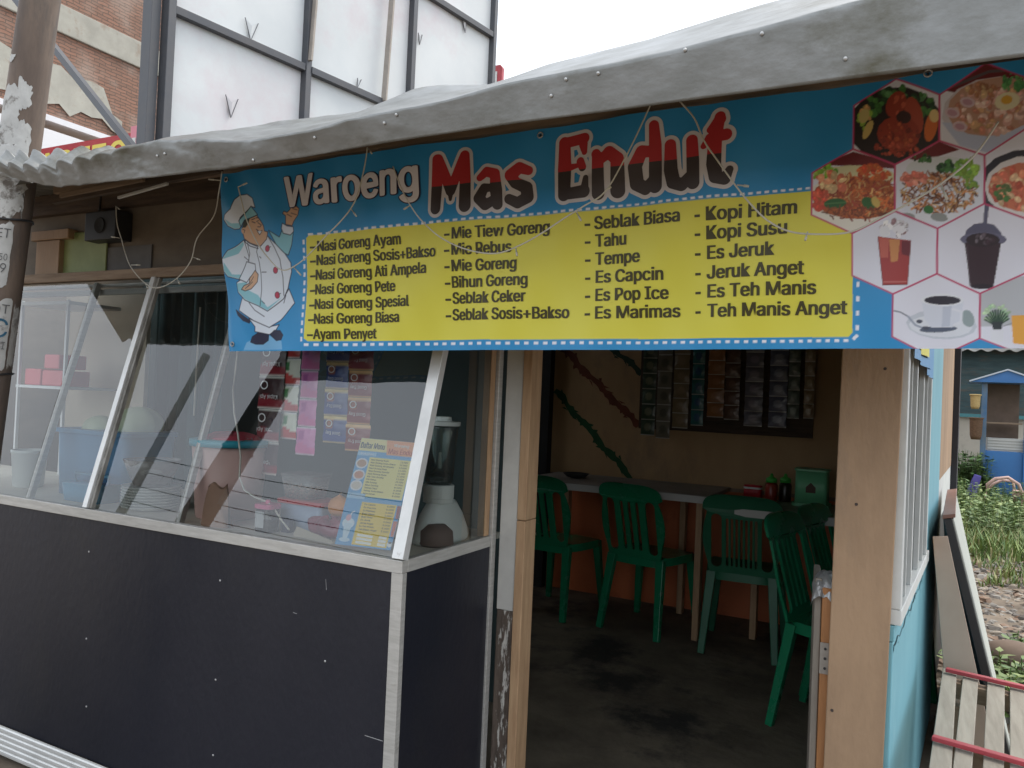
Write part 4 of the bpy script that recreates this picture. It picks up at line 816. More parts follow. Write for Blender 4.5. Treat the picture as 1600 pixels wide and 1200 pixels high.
# menu card
def build_menu():
    A, B, C2, D2 = Vector(onY(565,684,1.738)), Vector(onY(652,692,1.738)), Vector(onY(610,860,1.652)), Vector(onY(523,850,1.652))
    h = .001
    def mp(u, v): return A*(1-u)*(1-v)+B*u*(1-v)+C2*u*v+D2*(1-u)*v
    cv = Canvas(0, .165, 0, .34, .0014, srgb(92,165,215), lambda x, y: (x*.165, (1-y)*.34))
    Y1, Y2, LG = srgb(238,226,140), srgb(240,208,80), srgb(160,205,235)
    cv.poly([(0,0),(1,0),(1,.12),(0,.12)], srgb(236,224,160)); cv.poly([(.47,0),(1,0),(1,.14),(.52,.14)], srgb(238,165,120))
    cv.poly([(0,.13),(.34,.13),(.34,.165),(0,.165)], LG); cv.poly([(.24,.175),(.98,.175),(.98,.545),(.24,.545)], Y1); cv.poly([(0,.52),(.33,.52),(.33,.57),(0,.57)], LG); cv.poly([(.30,.595),(.92,.595),(.92,.985),(.30,.985)], Y2)
    for y, col in ((.24, srgb(190,150,120)), (.35, srgb(205,140,110)), (.45, srgb(215,205,190))): cv.ell((.12, y), .11, .05, srgb(228,228,232)); cv.ell((.12, y), .085, .036, col)
    cv.ell((.15,.80), .11, .05, srgb(220,235,245)); cv.poly([(.07,.80),(.23,.80),(.19,.94),(.11,.94)], srgb(205,228,242)); cv.ell((.15,.95), .10, .02, srgb(200,225,242)); cv.line([(.14,.78),(.17,.70),(.21,.69)], .02, srgb(235,240,245)); cv.ell((.13,.75), .05, .03, srgb(225,170,180))
    cv.poly([(.93,.60),(1,.60),(1,.72),(.95,.72)], srgb(150,60,60)); cv.poly([(.93,.74),(1,.74),(.99,.88),(.94,.88)], srgb(205,110,85)); cv.ell((.96,.95), .05, .025, srgb(235,238,240)); cv.ell((.96,.935), .03, .01, srgb(60,60,60))
    for i in range(3): cv.poly([(.36,.885+i*.032),(.64,.89+i*.032),(.64,.911+i*.032),(.36,.907+i*.032)], srgb(250,248,240)); cv.poly([(.75,.885+i*.032),(.89,.887+i*.032),(.89,.911+i*.032),(.75,.909+i*.032)], srgb(250,248,240))
    cos, cols, fs = [], [], []
    for j in range(cv.nv):
        for i in range(cv.nu): p = mp(i/(cv.nu-1), 1-j/(cv.nv-1)); cos.append(p)
    cols = cv.a.reshape(-1, 3).tolist(); nu = cv.nu
    fs = [(j*nu+i, j*nu+i+1, (j+1)*nu+i+1, (j+1)*nu+i) for j in range(cv.nv-1) for i in range(nu-1)]
    m = MB(); m.add(cos, fs); nr = ((B-A).cross(D2-A)).normalized(); nr = -nr if nr.y > 0 else nr
    def txt(s, u0, u1, v, cap, col, off=.01):
        co, f2 = fit_text(s, u0, u1, 0, cap, 0)
        for qi, sh in enumerate((-off*.09, off*.09)): m.add([mp(u+sh, v-y)+nr*(.0006+.0002*qi) for u, y in co], f2); cols.extend([list(col)]*len(co))
    GR = srgb(70,70,60)
    txt('Daftar Menu', .03, .46, .095, .055, srgb(60,80,110), .03); txt('Waroeng', .62, .88, .06, .03, srgb(240,240,235), .02); txt('Mas Endut', .55, .99, .128, .05, srgb(190,85,70), .03); txt('Makanan', .06, .30, .157, .02, srgb(230,240,250)); txt('Minuman', .06, .30, .555, .024, srgb(230,240,250))
    fo = ["Nasi Goreng Ayam","Nasi Goreng Sosis+Bakso","Nasi Goreng Ati Ampela","Nasi Goreng Pete","Nasi Goreng Spesial","Nasi Goreng Biasa","Mie Tiew Goreng","Mie Rebus","Mie Goreng","Bihun Goreng","Seblak Ceker","Seblak Sosis+Bakso","Ayam Penyet"]
    for i, s in enumerate(fo): v = .205+i*.0265; txt(s, .28, .28+.0195*len(s), v, .014, GR); txt('%d.000' % (13 if i < 3 else 11 if i < 9 else 8), .80, .93, v, .014, GR)
    dr = ["Es Capcin","Es Pop Ice","Es Marimas","Kopi Hitam","Kopi Susu","Es Jeruk","Jeruk Anget","Es Teh Manis","Teh Manis Anget"]
    for i, s in enumerate(dr): v = .622+i*.0285; txt(s, .36, .36+.0215*len(s), v, .015, GR); txt('%d.000' % (5 if i < 4 else 3), .76, .89, v, .015, GR)
    t = thing('menu_card', D2, 'laminated blue and yellow price list leaning inside the glass at the counter corner', 'menu')
    o = m.build('printed_card', PAPERP, t, col=np.concatenate([np.array(cols), np.ones((len(cols), 1))], 1))
build_menu()
# blender
bx, by = -1.215, 1.93
t = thing('blender', (bx, by, .8745), 'white kitchen blender with a glass jug at the side pane', 'blender')
m = MB(); prof = [(.098,0),(.100,.012),(.096,.03),(.075,.075),(.055,.105),(.05,.112)]
m.lathe(prof, (bx, by, .8745), 36, .62, 1.22); m.build('base', WHITEPL, t, True)
m = MB(); m.lathe([(.044,0),(.044,.012),(.045,.013),(.045,.05),(.041,.052)], (bx, by-.02, .986), 32); m.build('collar', WHITEPL, t, bevel=.001)
m = MB(); m.lathe([(.036,0),(.040,.01),(.05,.16),(.052,.17),(.049,.17),(.047,.155),(.036,.012)], (bx, by-.02, 1.038), 32); m.build('jug', JARGL, t, True)
m = MB(); m.lathe([(.055,0),(.056,.012),(.03,.014),(.028,.026),(.0,.027)], (bx, by-.02, 1.208), 32); m.build('lid', WHITEPL, t, bevel=.001)
m = MB(); m.tube([(bx-.045, by-.02, 1.165), (bx-.085, by-.02, 1.16), (bx-.09, by-.02, 1.09), (bx-.042, by-.02, 1.06)], .007, 8); m.build('handle', JARGL, t, True)
m = MB(); m.tube([(bx, by-.02, 1.045), (bx, by-.02, 1.13)], [.008, .004]); m.build('blade_shaft', SCREWM, t)
c = onZ(672, 858, .8745); m = MB(); m.lathe([(.0,0),(.045,0),(.05,.006),(.046,.04),(.025,.058),(.0,.06)], (c.x-.02, c.y+.06, .8745), 28); tag(m.build('clay_bowl', mat('brown_clay', (.20,.14,.12), (.16,.11,.09), .7, 6), smooth=True), 'upturned brown clay bowl in front of the blender', 'bowl')
# sachet strips
def sachet(w, h, art, rnd):
    nu, nv = 10, 12; vs, cl = [], []
    for j in range(nv+1):
        for i in range(nu+1):
            a, b = i/nu, j/nv; puff = .006*(math.sin(math.pi*a)*math.sin(math.pi*b))**.7+.0015*rnd.uniform(-1, 1)
            vs.append(((a-.5)*w*(1+.02*math.sin(b*9)), -puff, b*h)); cl.append(art(a, b))
    fs = [(j*(nu+1)+i, j*(nu+1)+i+1, (j+1)*(nu+1)+i+1, (j+1)*(nu+1)+i) for j in range(nv) for i in range(nu)]
    return vs, fs, cl
def strip(x, y, z0, w, h, n, art, lab, word=None, wcol=(.7,.7,.7), lean=0., scale=1., depth=.0, seedn=1):
    rd = random.Random(seedn); t = thing('sachet_strip', (x, y, z0), lab, 'sachets', 'strips of sachets hanging in the stall')
    for k in range(n):
        vs, fs, cl = sachet(w, h*.985, art, rd); m = MB(); tw = rd.uniform(-.12, .12); zz = z0+k*h; xx = x+lean*k
        m.add([(xx+vx*math.cos(tw)+vz*lean/h, y+vy+vx*math.sin(tw), zz+vz) for vx, vy, vz in vs], fs)
        if word:
            co, f2 = fit_text(word, -.36*w, .36*w, 0, h*.13); m.add([(xx-u+lean*.4, y-.0085-u*math.sin(tw)*-1, zz+h*.42-v) for u, v in co], f2); cl = cl+[wcol]*len(co)
            n2 = 12; m.add([(xx-.2*w+.16*w*r*math.cos(q), y-.008, zz+h*.72+.14*h*r*math.sin(q)) for r in (1, .72) for q in np.linspace(0, 6.283, n2, endpoint=False)], [(i, (i+1) % n2, n2+(i+1) % n2, n2+i) for i in range(n2)]); cl = cl+[wcol]*(2*n2)
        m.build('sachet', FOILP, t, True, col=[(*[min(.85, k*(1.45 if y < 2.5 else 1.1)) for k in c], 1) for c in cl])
    m = MB(); m.tube([(x+lean*n, y, z0+n*h), (x+lean*n*1.1, y, 1.72 if y < 2.5 else 2.1)], .0012, 5); m.build('string', WIRE, t)
def bands(base, low, top, acc, k=.1):
    def f(a, b):
        if b > 1-k or b < .03: return top
        if acc and .5 < b < .85 and .12 < a < .5: return acc
        return low if b < .35+.1*math.sin(a*5) else base
    return f
ys = 1.87
def st(x0, x1, ybot, hpx, n, art, lab, word=None, wc=(.75,.75,.75), sd=1, y=ys, lean=0.):
    a, b = onY(x0, ybot, y), onY(x1, ybot, y); h = (onY(x0, ybot-hpx, y).z-a.z); strip((a.x+b.x)/2, y, (a.z+b.z)/2, b.x-a.x, h, n, art, lab, word, wc, lean, seedn=sd)
st(395, 433, 741, 51, 5, bands(srgb(50,26,30), srgb(120,24,38), srgb(205,198,190), None, .06), 'strip of black and red coffee sachets at the left end of the display', 'Kapal Api', srgb(230,226,226), 1, 1.86, .0035)
st(437, 463, 686, 42, 5, bands(srgb(200,205,185), srgb(180,60,60), srgb(205,215,205), srgb(60,120,70), .05), 'strip of white, green and red sachets next to the black ones', None, (0,0,0), 2, 1.87)
st(462, 490, 711, 44, 5, bands(srgb(196,120,170), srgb(205,110,160), srgb(225,195,215), srgb(170,90,150), .05), 'strip of pink purple drink sachets in the display', None, (0,0,0), 3, 1.86, .002)
st(505, 539, 692, 42, 5, bands(srgb(42,62,118), srgb(52,72,130), srgb(215,180,125), srgb(150,95,70), .16), 'strip of dark blue gold banded coffee sachets in the display', 'Good Day', srgb(225,228,235), 4, 1.87)
st(540, 576, 705, 42, 5, bands(srgb(112,42,44), srgb(125,52,52), srgb(205,165,115), srgb(150,90,70), .16), 'strip of maroon gold banded coffee sachets in the display', 'Good Day', srgb(220,205,200), 5, 1.865)
BK = 4.84
for i, (x0, x1, yb, hp, n, c, c2, lab) in enumerate(((1001,1022,680,24,9,(60,74,56),(120,120,96),'grey green sachet strip hanging at the left end of the back wall board'), (1024,1046,685,26,9,(112,104,88),(90,86,70),'long beige sachet strip, second from the left on the back wall'), (1050,1074,669,23,9,(122,104,74),(140,118,90),'tan sachet strip beside the thin white cord'), (1079,1098,665,24,9,(44,98,96),(52,84,110),'teal and blue sachet strip on the back wall'), (1104,1130,652,22,8,(142,92,48),(160,110,70),'orange brown sachet strip on the back wall'), (1131,1154,656,22,8,(92,64,46),(110,80,60),'dark brown sachet strip right of the orange one'), (1162,1190,666,23,8,(96,90,96),(124,112,118),'grey violet sachet strip in the middle of the dark board'), (1200,1228,668,24,8,(84,84,98),(130,130,138),'wide grey sachet strip with pale seams'), (1230,1248,654,22,8,(88,94,80),(112,118,100),'narrow sage green sachet strip near the right end'), (1255,1271,654,22,8,(134,110,80),(160,140,110),'narrow tan sachet strip at the right end of the board'))):
    f = lambda a, b, c=c, c2=c2: srgb(205,200,190) if b < .045 else (srgb(*c2) if (a-.5)**2+(b-.55)**2 < .07 else srgb(*[min(255, q*1.02) for q in c]))
    st(x0, x1, yb, hp, n, f, lab, None, (0,0,0), 20+i, BK)
m = MB(); m.tube([(-1.7, 4.86, 2.06), (-.45, 4.86, 2.06)], .008); tag(m.build('hanging_rail', WOODM), 'rail above the dark board that carries the sachets', 'rail')
# kitchen behind the glass
t = thing('kitchen_shelf', (-3.4, 2.25, .874), 'white shelf with two tiers at the far left behind the glass', 'shelf')
WS = mat('white_shelf', (.62,.64,.64), None, .5)
zsh = onY(75, 603, 2.12).z; SXR = onY(108, 603, 2.12).x; SXL = SXR-.36
m = MB(); m.box(SXL, SXR, 2.10, 2.35, zsh-.012, zsh); m.build('board', WS, t); m = MB(); m.box(SXL, SXR, 2.10, 2.35, 1.62, 1.635); m.build('board', WS, t)
for x in (SXL+.005, SXR-.02): m = MB(); m.box(x, x+.012, 2.101, 2.113, .875, 1.64); m.build('upright', WS, t)
RD2 = mat('coral_box', (.62,.12,.14), (.55,.10,.12), .5, 5)
for i, (x0, x1, z1, dz) in enumerate(((SXL+.03, SXL+.15, .075, 0), (SXL+.16, SXL+.31, .07, 0), (SXL+.17, SXL+.28, .065, .0765))):
    m = MB(); m.box(x0, x1, 2.12, 2.25, zsh+dz+.001, zsh+dz+z1); tag(m.build('food_box', RD2, bevel=.006), ['coral food box on the white shelf against the left wall', 'coral food box at the right of the white shelf', 'coral food box stacked on top of two others on the white shelf'][i], 'box', 'coral boxes on the shelf')
p, q = onY(105, 447, 2.4), onY(233, 447, 2.4); m = MB(); m.box(p.x, q.x, 2.40, 2.42, .60, 1.72); tag(m.build('board_screen', BEIGE), 'beige board standing behind the counter at the left', 'board')
m = MB(); x0, x1 = onY(238, 520, 2.6).x, onY(322, 520, 2.6).x
m.grid(lambda a, b: (x0+(x1+.1-x0)*a, 2.62+.025*math.sin(a*38)+.008*math.sin(a*90+b*3), .5+1.25*b), 60, 6); tag(m.build('curtain', mat('teal_cloth', (.03,.085,.09), (.025,.065,.075), .85, 6), smooth=True), 'dark teal curtain hanging behind the counter', 'curtain')
m = MB(); m.tube([onY(313, 480, 2.2), onY(308, 560, 2.2), onY(303, 650, 2.2)], .0035); tag(m.build('ceiling_wire', WIRE), 'thin pale cord hanging in front of the teal curtain', 'cord')
# ------------------------------------------------------------------ tables and chairs inside
def table(x0, x1, y0, y1, z, legs, lab, topm, edge):
    t = thing('table', ((x0+x1)/2, (y0+y1)/2, 0), lab, 'table')
    m = MB(); m.box(x0, x1, y0, y1, z-.022, z); m.build('tabletop', topm, t, bevel=.003)
    m = MB(); m.box(x0+.002, x1-.002, y0-.012, y0-.001, z-.042, z-.004); m.build('edge_trim', edge, t)
    for lx, ly in legs: m = MB(); m.bar((lx, ly, 0), (lx, ly, z-.023), .06, .035, (1,0,0)); m.build('leg', WOODL, t, bevel=.002)
    return t
TOP = mat('worn_table_top', (.33,.31,.28), (.24,.22,.2), .5, 4); TRIM = mat('pale_trim', (.5,.49,.46), None, .5)
table(-2.15, -.985, 4.30, 4.90, .80, ((-1.03, 4.33), (-1.25, 4.82), (-2.1, 4.33), (-2.05, 4.85)), 'long plank table along the back wall with a pale edge', TOP, TRIM)
table(-.80, -.05, 4.10, 4.65, .78, ((-.76, 4.55), (-.1, 4.55), (-.1, 4.14)), 'greenish table in the right corner carrying sauce bottles', mat('green_grey_top', (.2,.24,.17), (.16,.19,.14), .5, 4), TRIM)
def make_chair(label, plastic, slats=4, thin=False):
    t = thing('plastic_chair', (0,0,0), label, 'chair', 'green plastic chairs in the stall')
    m = MB()
    def seatf(a, b):
        x, y = 2*a-1, 2*b-1; k = (abs(x)**4+abs(y)**4)**.25 if (x or y) else 1; q = max(abs(x), abs(y))/max(k, 1e-6)
        return (x*q*(.20+.012*y), y*q*.2+.01, .44-.012*(1-x*x)*(1-y*y)-.012*max(0, abs(y)-.85)*6)
    m.grid(seatf, 16, 16); n0 = len(m.v); rim = [i for i in range(17)]+[17*j+16 for j in range(1, 17)]+[17*16+i for i in range(15, -1, -1)]+[17*j for j in range(15, 0, -1)]
    vs = []; 
    for i in rim: v = m.v[i]; vs += [v, (v[0]*1.01, v[1]*1.01, v[2]-.045)]
    nn = len(rim); m.add(vs, [(2*i, 2*((i+1) % nn), 2*((i+1) % nn)+1, 2*i+1) for i in range(nn)])
    m.build('seat', plastic, t, True, local=True)
    outer = [(-.165, .0), (.165, .0)]+[(.175+.025*math.sin(3.14*k/6), .06+k*.045) for k in range(7)]+[(.2*math.copysign(abs(math.cos(a))**.55, math.cos(a)), .335+.095*math.sin(a)**.6) for a in np.linspace(.03, 3.11, 19)]+[(-.175-.025*math.sin(3.14*k/6), .06+k*.045) for k in range(6, -1, -1)]
    hs = []
    if not thin:
        hs.append(rrect(-.155, -.098, .03, .335, .026)); hs.append(rrect(.098, .155, .03, .335, .026))
        for c in (-.049, 0, .049): hs.append(rrect(c-.0105, c+.0105, .045, .325, .009, 4))
    else:
        hs.append(rrect(-.155, -.10, .03, .32, .026)); hs.append(rrect(.10, .155, .03, .32, .026))
        for c in (-.072, -.048, -.024, 0, .024, .048, .072): hs.append(rrect(c-.0065, c+.0065, .04, .30, .006, 4))
    vs, fs = sheet2d(outer, hs, .006); m = MB()
    def bend(v):
        x, h, d = v; return (x, -.185-.25*h-.10*h*h+d+.5*x*x*min(1, h*4), .425+h*.985)
    m.add([bend(v) for v in vs], fs); m.build('backrest', plastic, t, local=True)
    for sx in (-1, 1):
        m = MB(); m.bar((sx*.155, -.165, .425), (sx*.185, -.235, 0), .05, .042, (0,1,0), .034, .03); m.build('leg', plastic, t, bevel=.004, local=True)
        m = MB(); m.bar((sx*.165, .175, .425), (sx*.20, .215, 0), .048, .04, (0,1,0), .032, .028); m.build('leg', plastic, t, bevel=.004, local=True)
    return t
ch = make_chair('green slatted plastic chair standing second from the doorway post, its whole back in view', GREENP)
ch.location = (-1.33, 4.42, 0); ch.rotation_euler = (0, 0, R(-12))
dup(ch, (-1.92, 4.44, 0), R(-8), 'green slatted plastic chair nearest the left doorpost, partly cut off by it')
dk = make_chair('dark green plastic chair with thin back slats pushed to the corner table', GREENF, thin=True)
dk.location = (-.78, 4.36, 0); dk.rotation_euler = (0, 0, R(4))
dup(ch, (-.21, 3.48, 0), R(-104), 'green plastic chair seen from the side beside the half door')
dup(ch, (-.13, 3.90, 0), R(-104), 'green plastic chair tucked behind the sideways one by the tissue box')
# things on the tables
tz = .781
p = onZ(1175, 779, tz); m = MB(); t = thing('sauce_sachet_box', (p.x, p.y, tz), 'small red box with white band on the corner table', 'box')
m.rbox((p.x, p.y+.02), .10, .07, tz, tz+.075, .02, .96); m.build('box', mat('red_box', (.62,.03,.04), (.5,.03,.04), .45, 9), t, True); m = MB(); m.rbox((p.x, p.y+.02), .101, .071, tz+.055, tz+.066, .02, .99); m.build('band', WHITEPL, t)
for px, c, lab in ((1203, (.30,.03,.015), 'sauce bottle with red sauce and green cap beside the red box'), (1225, (.035,.02,.012), 'sauce bottle with dark soy sauce and green cap beside the tissue box')):
    p = onZ(px, 784, tz); t = thing('sauce_bottle', (p.x, p.y, tz), lab, 'bottle')
    m = MB(); m.lathe([(.032,0),(.034,.01),(.034,.09),(.026,.105)], (p.x, p.y+.03, tz), 20); m.build('bottle', mat('sauce', c, None, .3), t, True)
    m = MB(); m.lathe([(.03,0),(.03,.022),(.012,.032),(.006,.05)], (p.x, p.y+.03, tz+.105), 20); m.build('cap', mat('green_cap', (.06,.42,.06), None, .4), t, True)
p = onZ(1266, 792, tz); t = thing('tissue_box', (p.x, p.y, tz), 'mint green plastic tissue box with a house shaped slot', 'tissue box')
MINT = mat('mint_plastic', (.16,.50,.26), (.14,.45,.23), .4, 4)
m = MB(); m.rbox((p.x, p.y+.06), .165, .14, tz+.015, tz+.19, .02, .98); m.build('case', MINT, t, True); m = MB(); m.rbox((p.x, p.y+.06), .19, .16, tz, tz+.016, .02); m.build('foot', MINT, t); m = MB(); m.rbox((p.x, p.y+.06), .175, .15, tz+.19, tz+.20, .02); m.build('lid', MINT, t)
m = MB(); yy = p.y-.0108; m.add([(p.x-.025, yy, tz+.075), (p.x+.025, yy, tz+.075), (p.x+.025, yy, tz+.105), (p.x, yy, tz+.13), (p.x-.025, yy, tz+.105)], [(0,1,2,3,4)]); m.build('slot', mat('slot_brown', (.09,.05,.035), None, .7), t)
p = onY(900, 748, 4.6); m = MB(); m.lathe([(.03,0),(.06,.008),(.085,.03),(.08,.03),(.05,.01)], (p.x, 4.6, .801), 24); tag(m.build('bowl', DARK, smooth=True), 'dark bowl on the plank table behind the left chair', 'bowl')

# ------------------------------------------------------------------ string lights
def string_light(ptsY, twigs, lab):
    P = [onY(*p) for p in ptsY]; t = thing('string_light', P[0], lab, 'string lights')
    pts = []
    for i in range(len(P)-1):
        a, b, c, d = P[max(i-1, 0)], P[i], P[i+1], P[min(i+2, len(P)-1)]
        for k in range(5):
            u = k/5; pts.append(.5*((2*b)+(c-a)*u+(2*a-5*b+4*c-d)*u*u+(3*b-a-3*c+d)*u*u*u))
    pts.append(P[-1]); m = MB(); m.tube(pts, .0017, 6); m.build('wire', WIRE, t, True)
    for (a, b) in twigs:
        p, q = onY(*a), onY(*b); m = MB(); m.tube([p, p+(q-p)*.55, p+(q-p)*.56, q], [.0015, .0015, .0026, .0022], 6); m.build('bulb_twig', WIRE, t, True)
string_light([(347,268,1.52),(342,300,1.54),(334,338,1.62),(308,372,1.63),(298,408,1.64),(274,437,1.65),(245,450,1.66),(224,440,1.67),(205,418,1.67),(196,396,1.68),(190,374,1.68),(183,350,1.68),(181,322,1.68)],
    [((345,282,1.52),(326,280,1.52)),((302,402,1.64),(313,406,1.64)),((277,436,1.65),(281,444,1.65)),((205,414,1.67),(219,414,1.67)),((187,372,1.68),(174,370,1.68)),((182,323,1.68),(187,327,1.68)),((228,444,1.67),(231,451,1.67))], 'white string light looping in front of the counter left of the banner')
f = 1.49
string_light([(574,230,f),(570,258,f),(560,300,f),(548,326,f),(530,348,f),(510,368,f),(488,392,1.50),(466,412,1.50),(440,422,1.51),(415,398,1.51),(398,372,1.51),(384,340,1.50),(377,312,1.49),(372,292,1.49)],
    [((548,326,f),(557,338,f)),((458,416,1.51),(470,430,1.51)),((372,292,f),(386,286,f)),((576,232,f),(581,240,f))], 'white string light draped over the chef and first menu column')
string_light([(614,260,f),(628,296,f),(642,322,f),(660,346,f),(690,372,1.50),(730,390,1.51),(775,396,1.51),(815,382,1.50),(850,362,1.49),(880,342,f),(912,322,f),(945,300,f),(975,250,f),(1000,200,f),(1018,160,f)],
    [((642,320,f),(631,327,f)),((806,388,1.50),(808,400,1.50)),((900,330,f),(908,345,f)),((945,296,f),(955,292,f))], 'white string light hanging across the middle of the banner')
string_light([(1062,158,f),(1085,185,f),(1100,220,f),(1122,252,f),(1148,288,f),(1172,318,f),(1200,345,1.50),(1235,362,1.51),(1280,366,1.51),(1330,362,1.51),(1380,338,1.50),(1430,312,f),(1480,280,f),(1525,240,f),(1560,190,f)],
    [((1152,289,f),(1170,291,f)),((1262,362,1.51),(1258,376,1.51)),((1470,288,f),(1480,312,f))], 'white string light hanging across the right end of the banner and its food pictures')

# ------------------------------------------------------------------ utility pole
def ppt(x, y): return onY(x, y, 1.245)
A, B2 = ppt(63, 0), ppt(-4, 480); dirp = (A-B2).normalized()
root = thing('utility_pole', B2+dirp*((-.03-B2.z)/dirp.z), 'leaning roadside pole with torn posters at the left edge', 'pole')
def pole_at(z): return B2+dirp*((z-B2.z)/dirp.z)
def prad(z): return (.058+.010*max(0, 2.6-(1.3+(z-1.3)/.8137))/1.3)*.8137
POLE = mat('rusty_pole', (.17,.125,.095), (.115,.085,.068), .75, 8, (2,2,.5), bump=.3, c3=(.09,.075,.065), s3=5, t3=(.5,.65))
m = MB(); zs = np.linspace(-.03, 3.6, 20); m.tube([pole_at(z) for z in zs], [prad(z) for z in zs], 20); m.build('shaft', POLE, root, True)
def wrap(z0, z1, a0, a1, mt, name, seedn, ragged=.02, off=.0016):
    r = random.Random(seedn); ja = [r.uniform(-1, 1) for _ in range(60)]; m = MB(); nu, nv = 26, 26
    def fn(a, b):
        an = a0+(a1-a0)*a; z = z0+(z1-z0)*b
        e = ragged*(noise.noise(Vector((a*5, seedn, 0)))+.6*noise.noise(Vector((a*14, seedn, 3)))); z += e*(b if b > .5 else (b-1))*1.6
        an += (.12*noise.noise(Vector((b*5, seedn, 7)))+.06*noise.noise(Vector((b*15, seedn, 5))))*(1 if a > .5 else -1)*abs(2*a-1)**2*(ragged/.02)
        c = pole_at(z); rr = prad(z)+off+.0015*abs(noise.noise(Vector((a*9, b*9, seedn)))); return (c.x+rr*math.cos(an), c.y+rr*math.sin(an), c.z)
    m.grid(fn, nu, nv); return m.build(name, mt, root, True)
PAP = mat('weathered_paper', (.52,.52,.50), (.40,.40,.385), .85, 14, c3=(.14,.125,.11), s3=13, t3=(.56,.64), bump=.2)
PAPG = mat('grimy_paper', (.38,.37,.345), (.29,.28,.26), .85, 14, c3=(.10,.09,.08), s3=9, t3=(.55,.68), bump=.2)
def blob_patch(ac, y_, ra, rpx, seedn, mt):
    zc = onY(38, y_, 1.245).z; rz = rpx*(onY(38, 100, 1.245).z-onY(38, 200, 1.245).z)/100; m = MB(); n, k = 72, 9; vs = []
    for j in range(k+1):
        for i in range(n):
            th = 6.2832*i/n; c = Vector((math.cos(th)*1.3, math.sin(th)*1.3, seedn)); r = (j/k)*(1+.42*noise.noise(c)+.28*noise.noise(c*2.3)+.16*noise.noise(c*6))
            an = ac+ra*r*math.cos(th); z = zc+rz*r*math.sin(th); p = pole_at(z); q = prad(z)+.0012+.0008*noise.noise(Vector((an*9, z*40, seedn)))
            vs.append((p.x+q*math.cos(an), p.y+q*math.sin(an), p.z))
    m.add(vs, [(j*n+i, j*n+(i+1) % n, (j+1)*n+(i+1) % n, (j+1)*n+i) for j in range(k) for i in range(n)]); m.build('peeling_poster', mt, root, True)
blob_patch(R(-88), 196, R(52), 52, 3, PAP); blob_patch(R(-40), 160, R(26), 24, 8, PAP); blob_patch(R(-30), 205, R(12), 9, 15, PAP); blob_patch(R(-95), 104, R(16), 6, 21, PAP); blob_patch(R(-70), 300, R(60), 26, 12, PAP)
wrap(1.8615, 1.9672, R(-125), R(-5), PAP, 'poster', 5, .012, .003)
wrap(1.7231, 1.8452, R(-120), R(0), PAP, 'poster', 6, .02)
wrap(1.5441, 1.7068, R(-130), R(-15), PAP, 'poster', 7, .010)
wrap(1.3163, 1.5034, R(-130), R(8), PAP, 'poster', 8, .008)
wrap(1.3244, 1.4872, R(14), R(40), PAPG, 'poster', 13, .008)
wrap(1.0722, 1.2837, R(-130), R(2), PAPG, 'poster', 9, .010)
def pole_text(s, z, cap, a0, a1, col, name='lettering', off=.0045):
    co, fs = fit_text(s, 0, 1, 0, 1.); m = MB()
    vs = []
    for u, v in co:
        an = a0+(a1-a0)*u; zz = z+v*cap; c = pole_at(zz); rr = prad(zz)+off; vs.append((c.x+rr*math.cos(an), c.y+rr*math.sin(an), c.z))
    m.add(vs, fs); m.build(name, mat('poster_ink', col, None, .7), root)
pole_text('SEDOT', 1.4668, 0.0244, R(-110), R(0), (.12,.12,.12)); pole_text('WC', 1.4017, 0.0504, R(-112), R(2), (.03,.12,.20)); pole_text('GARANSI', 1.3692, 0.0203, R(-110), R(0), (.13,.13,.13))
pole_text('0813 3550', 1.6092, 0.0179, R(-110), R(-22), (.1,.1,.1)); pole_text('PAKET', 1.6702, 0.0244, R(-110), R(-22), (.1,.1,.1)); pole_text('99', 1.5767, 0.0244, R(-55), R(-22), (.1,.1,.1))
for i, s in enumerate(('SI', 'V', 'K', 'E', 'S')): pole_text(s, 1.239-i*.0325, .0212, R(-22), R(-3), (.05,.05,.07))
for z in (1.857, 1.723, 1.30): m = MB(); m.tube([(pole_at(z).x+(prad(z)+.004)*math.cos(a), pole_at(z).y+(prad(z)+.004)*math.sin(a), pole_at(z).z+.004*math.sin(a*2)) for a in np.linspace(0, 6.283, 25)], .003, 5); m.build('tie_wire', BLACKM, root)

# ------------------------------------------------------------------ billboard behind the stall
STEEL = mat('dark_steel', (.055,.06,.07), (.075,.075,.08), .5, 6, c3=(.10,.07,.055), s3=5, t3=(.62,.75))
VIN = mat('faded_white_vinyl', (.62,.64,.64), (.55,.58,.59), .6, 1.2, c3=(.56,.50,.52), s3=.9, t3=(.5,.7))
bb = thing('billboard', (-4.5, 3.5, 0), 'big billboard frame of dark steel with faded white sheets behind the roof', 'billboard')
BO, BD = Vector((-4.5, 3.5, 0)), Vector((.1736, .9848, 0)); BN = Vector((.9848, -.1736, 0))
def bbp(t, z, off=0.): return BO+BD*t+BN*off+Vector((0, 0, z))
posts = (-.045, 1.075, 2.20, 3.33)
for i, tt in enumerate(posts):
    m = MB(); w = (.075, .06, .06, .06)[i]; m.bar(bbp(tt, 0, .02), bbp(tt, 6.8, .02), w, .06, (0,1,0)); m.build('post', STEEL, bb, bevel=.003)
m = MB(); m.bar(bbp(-.14, 0, -.02), bbp(-.14, 6.8, -.02), .09, .07, (0,1,0)); m.build('post', STEEL, bb, bevel=.003)
zr = 3.79
for k, z in enumerate((2.6, zr, zr+1.16, zr+2.3)):
    for i in range(3): m = MB(); m.bar(bbp(posts[i]+.032, z, .028), bbp(posts[i+1]-.032, z, .028), .05, .055); m.build('rail', STEEL, bb, bevel=.003)
zz = [2.6, zr, zr+1.16, zr+2.3]
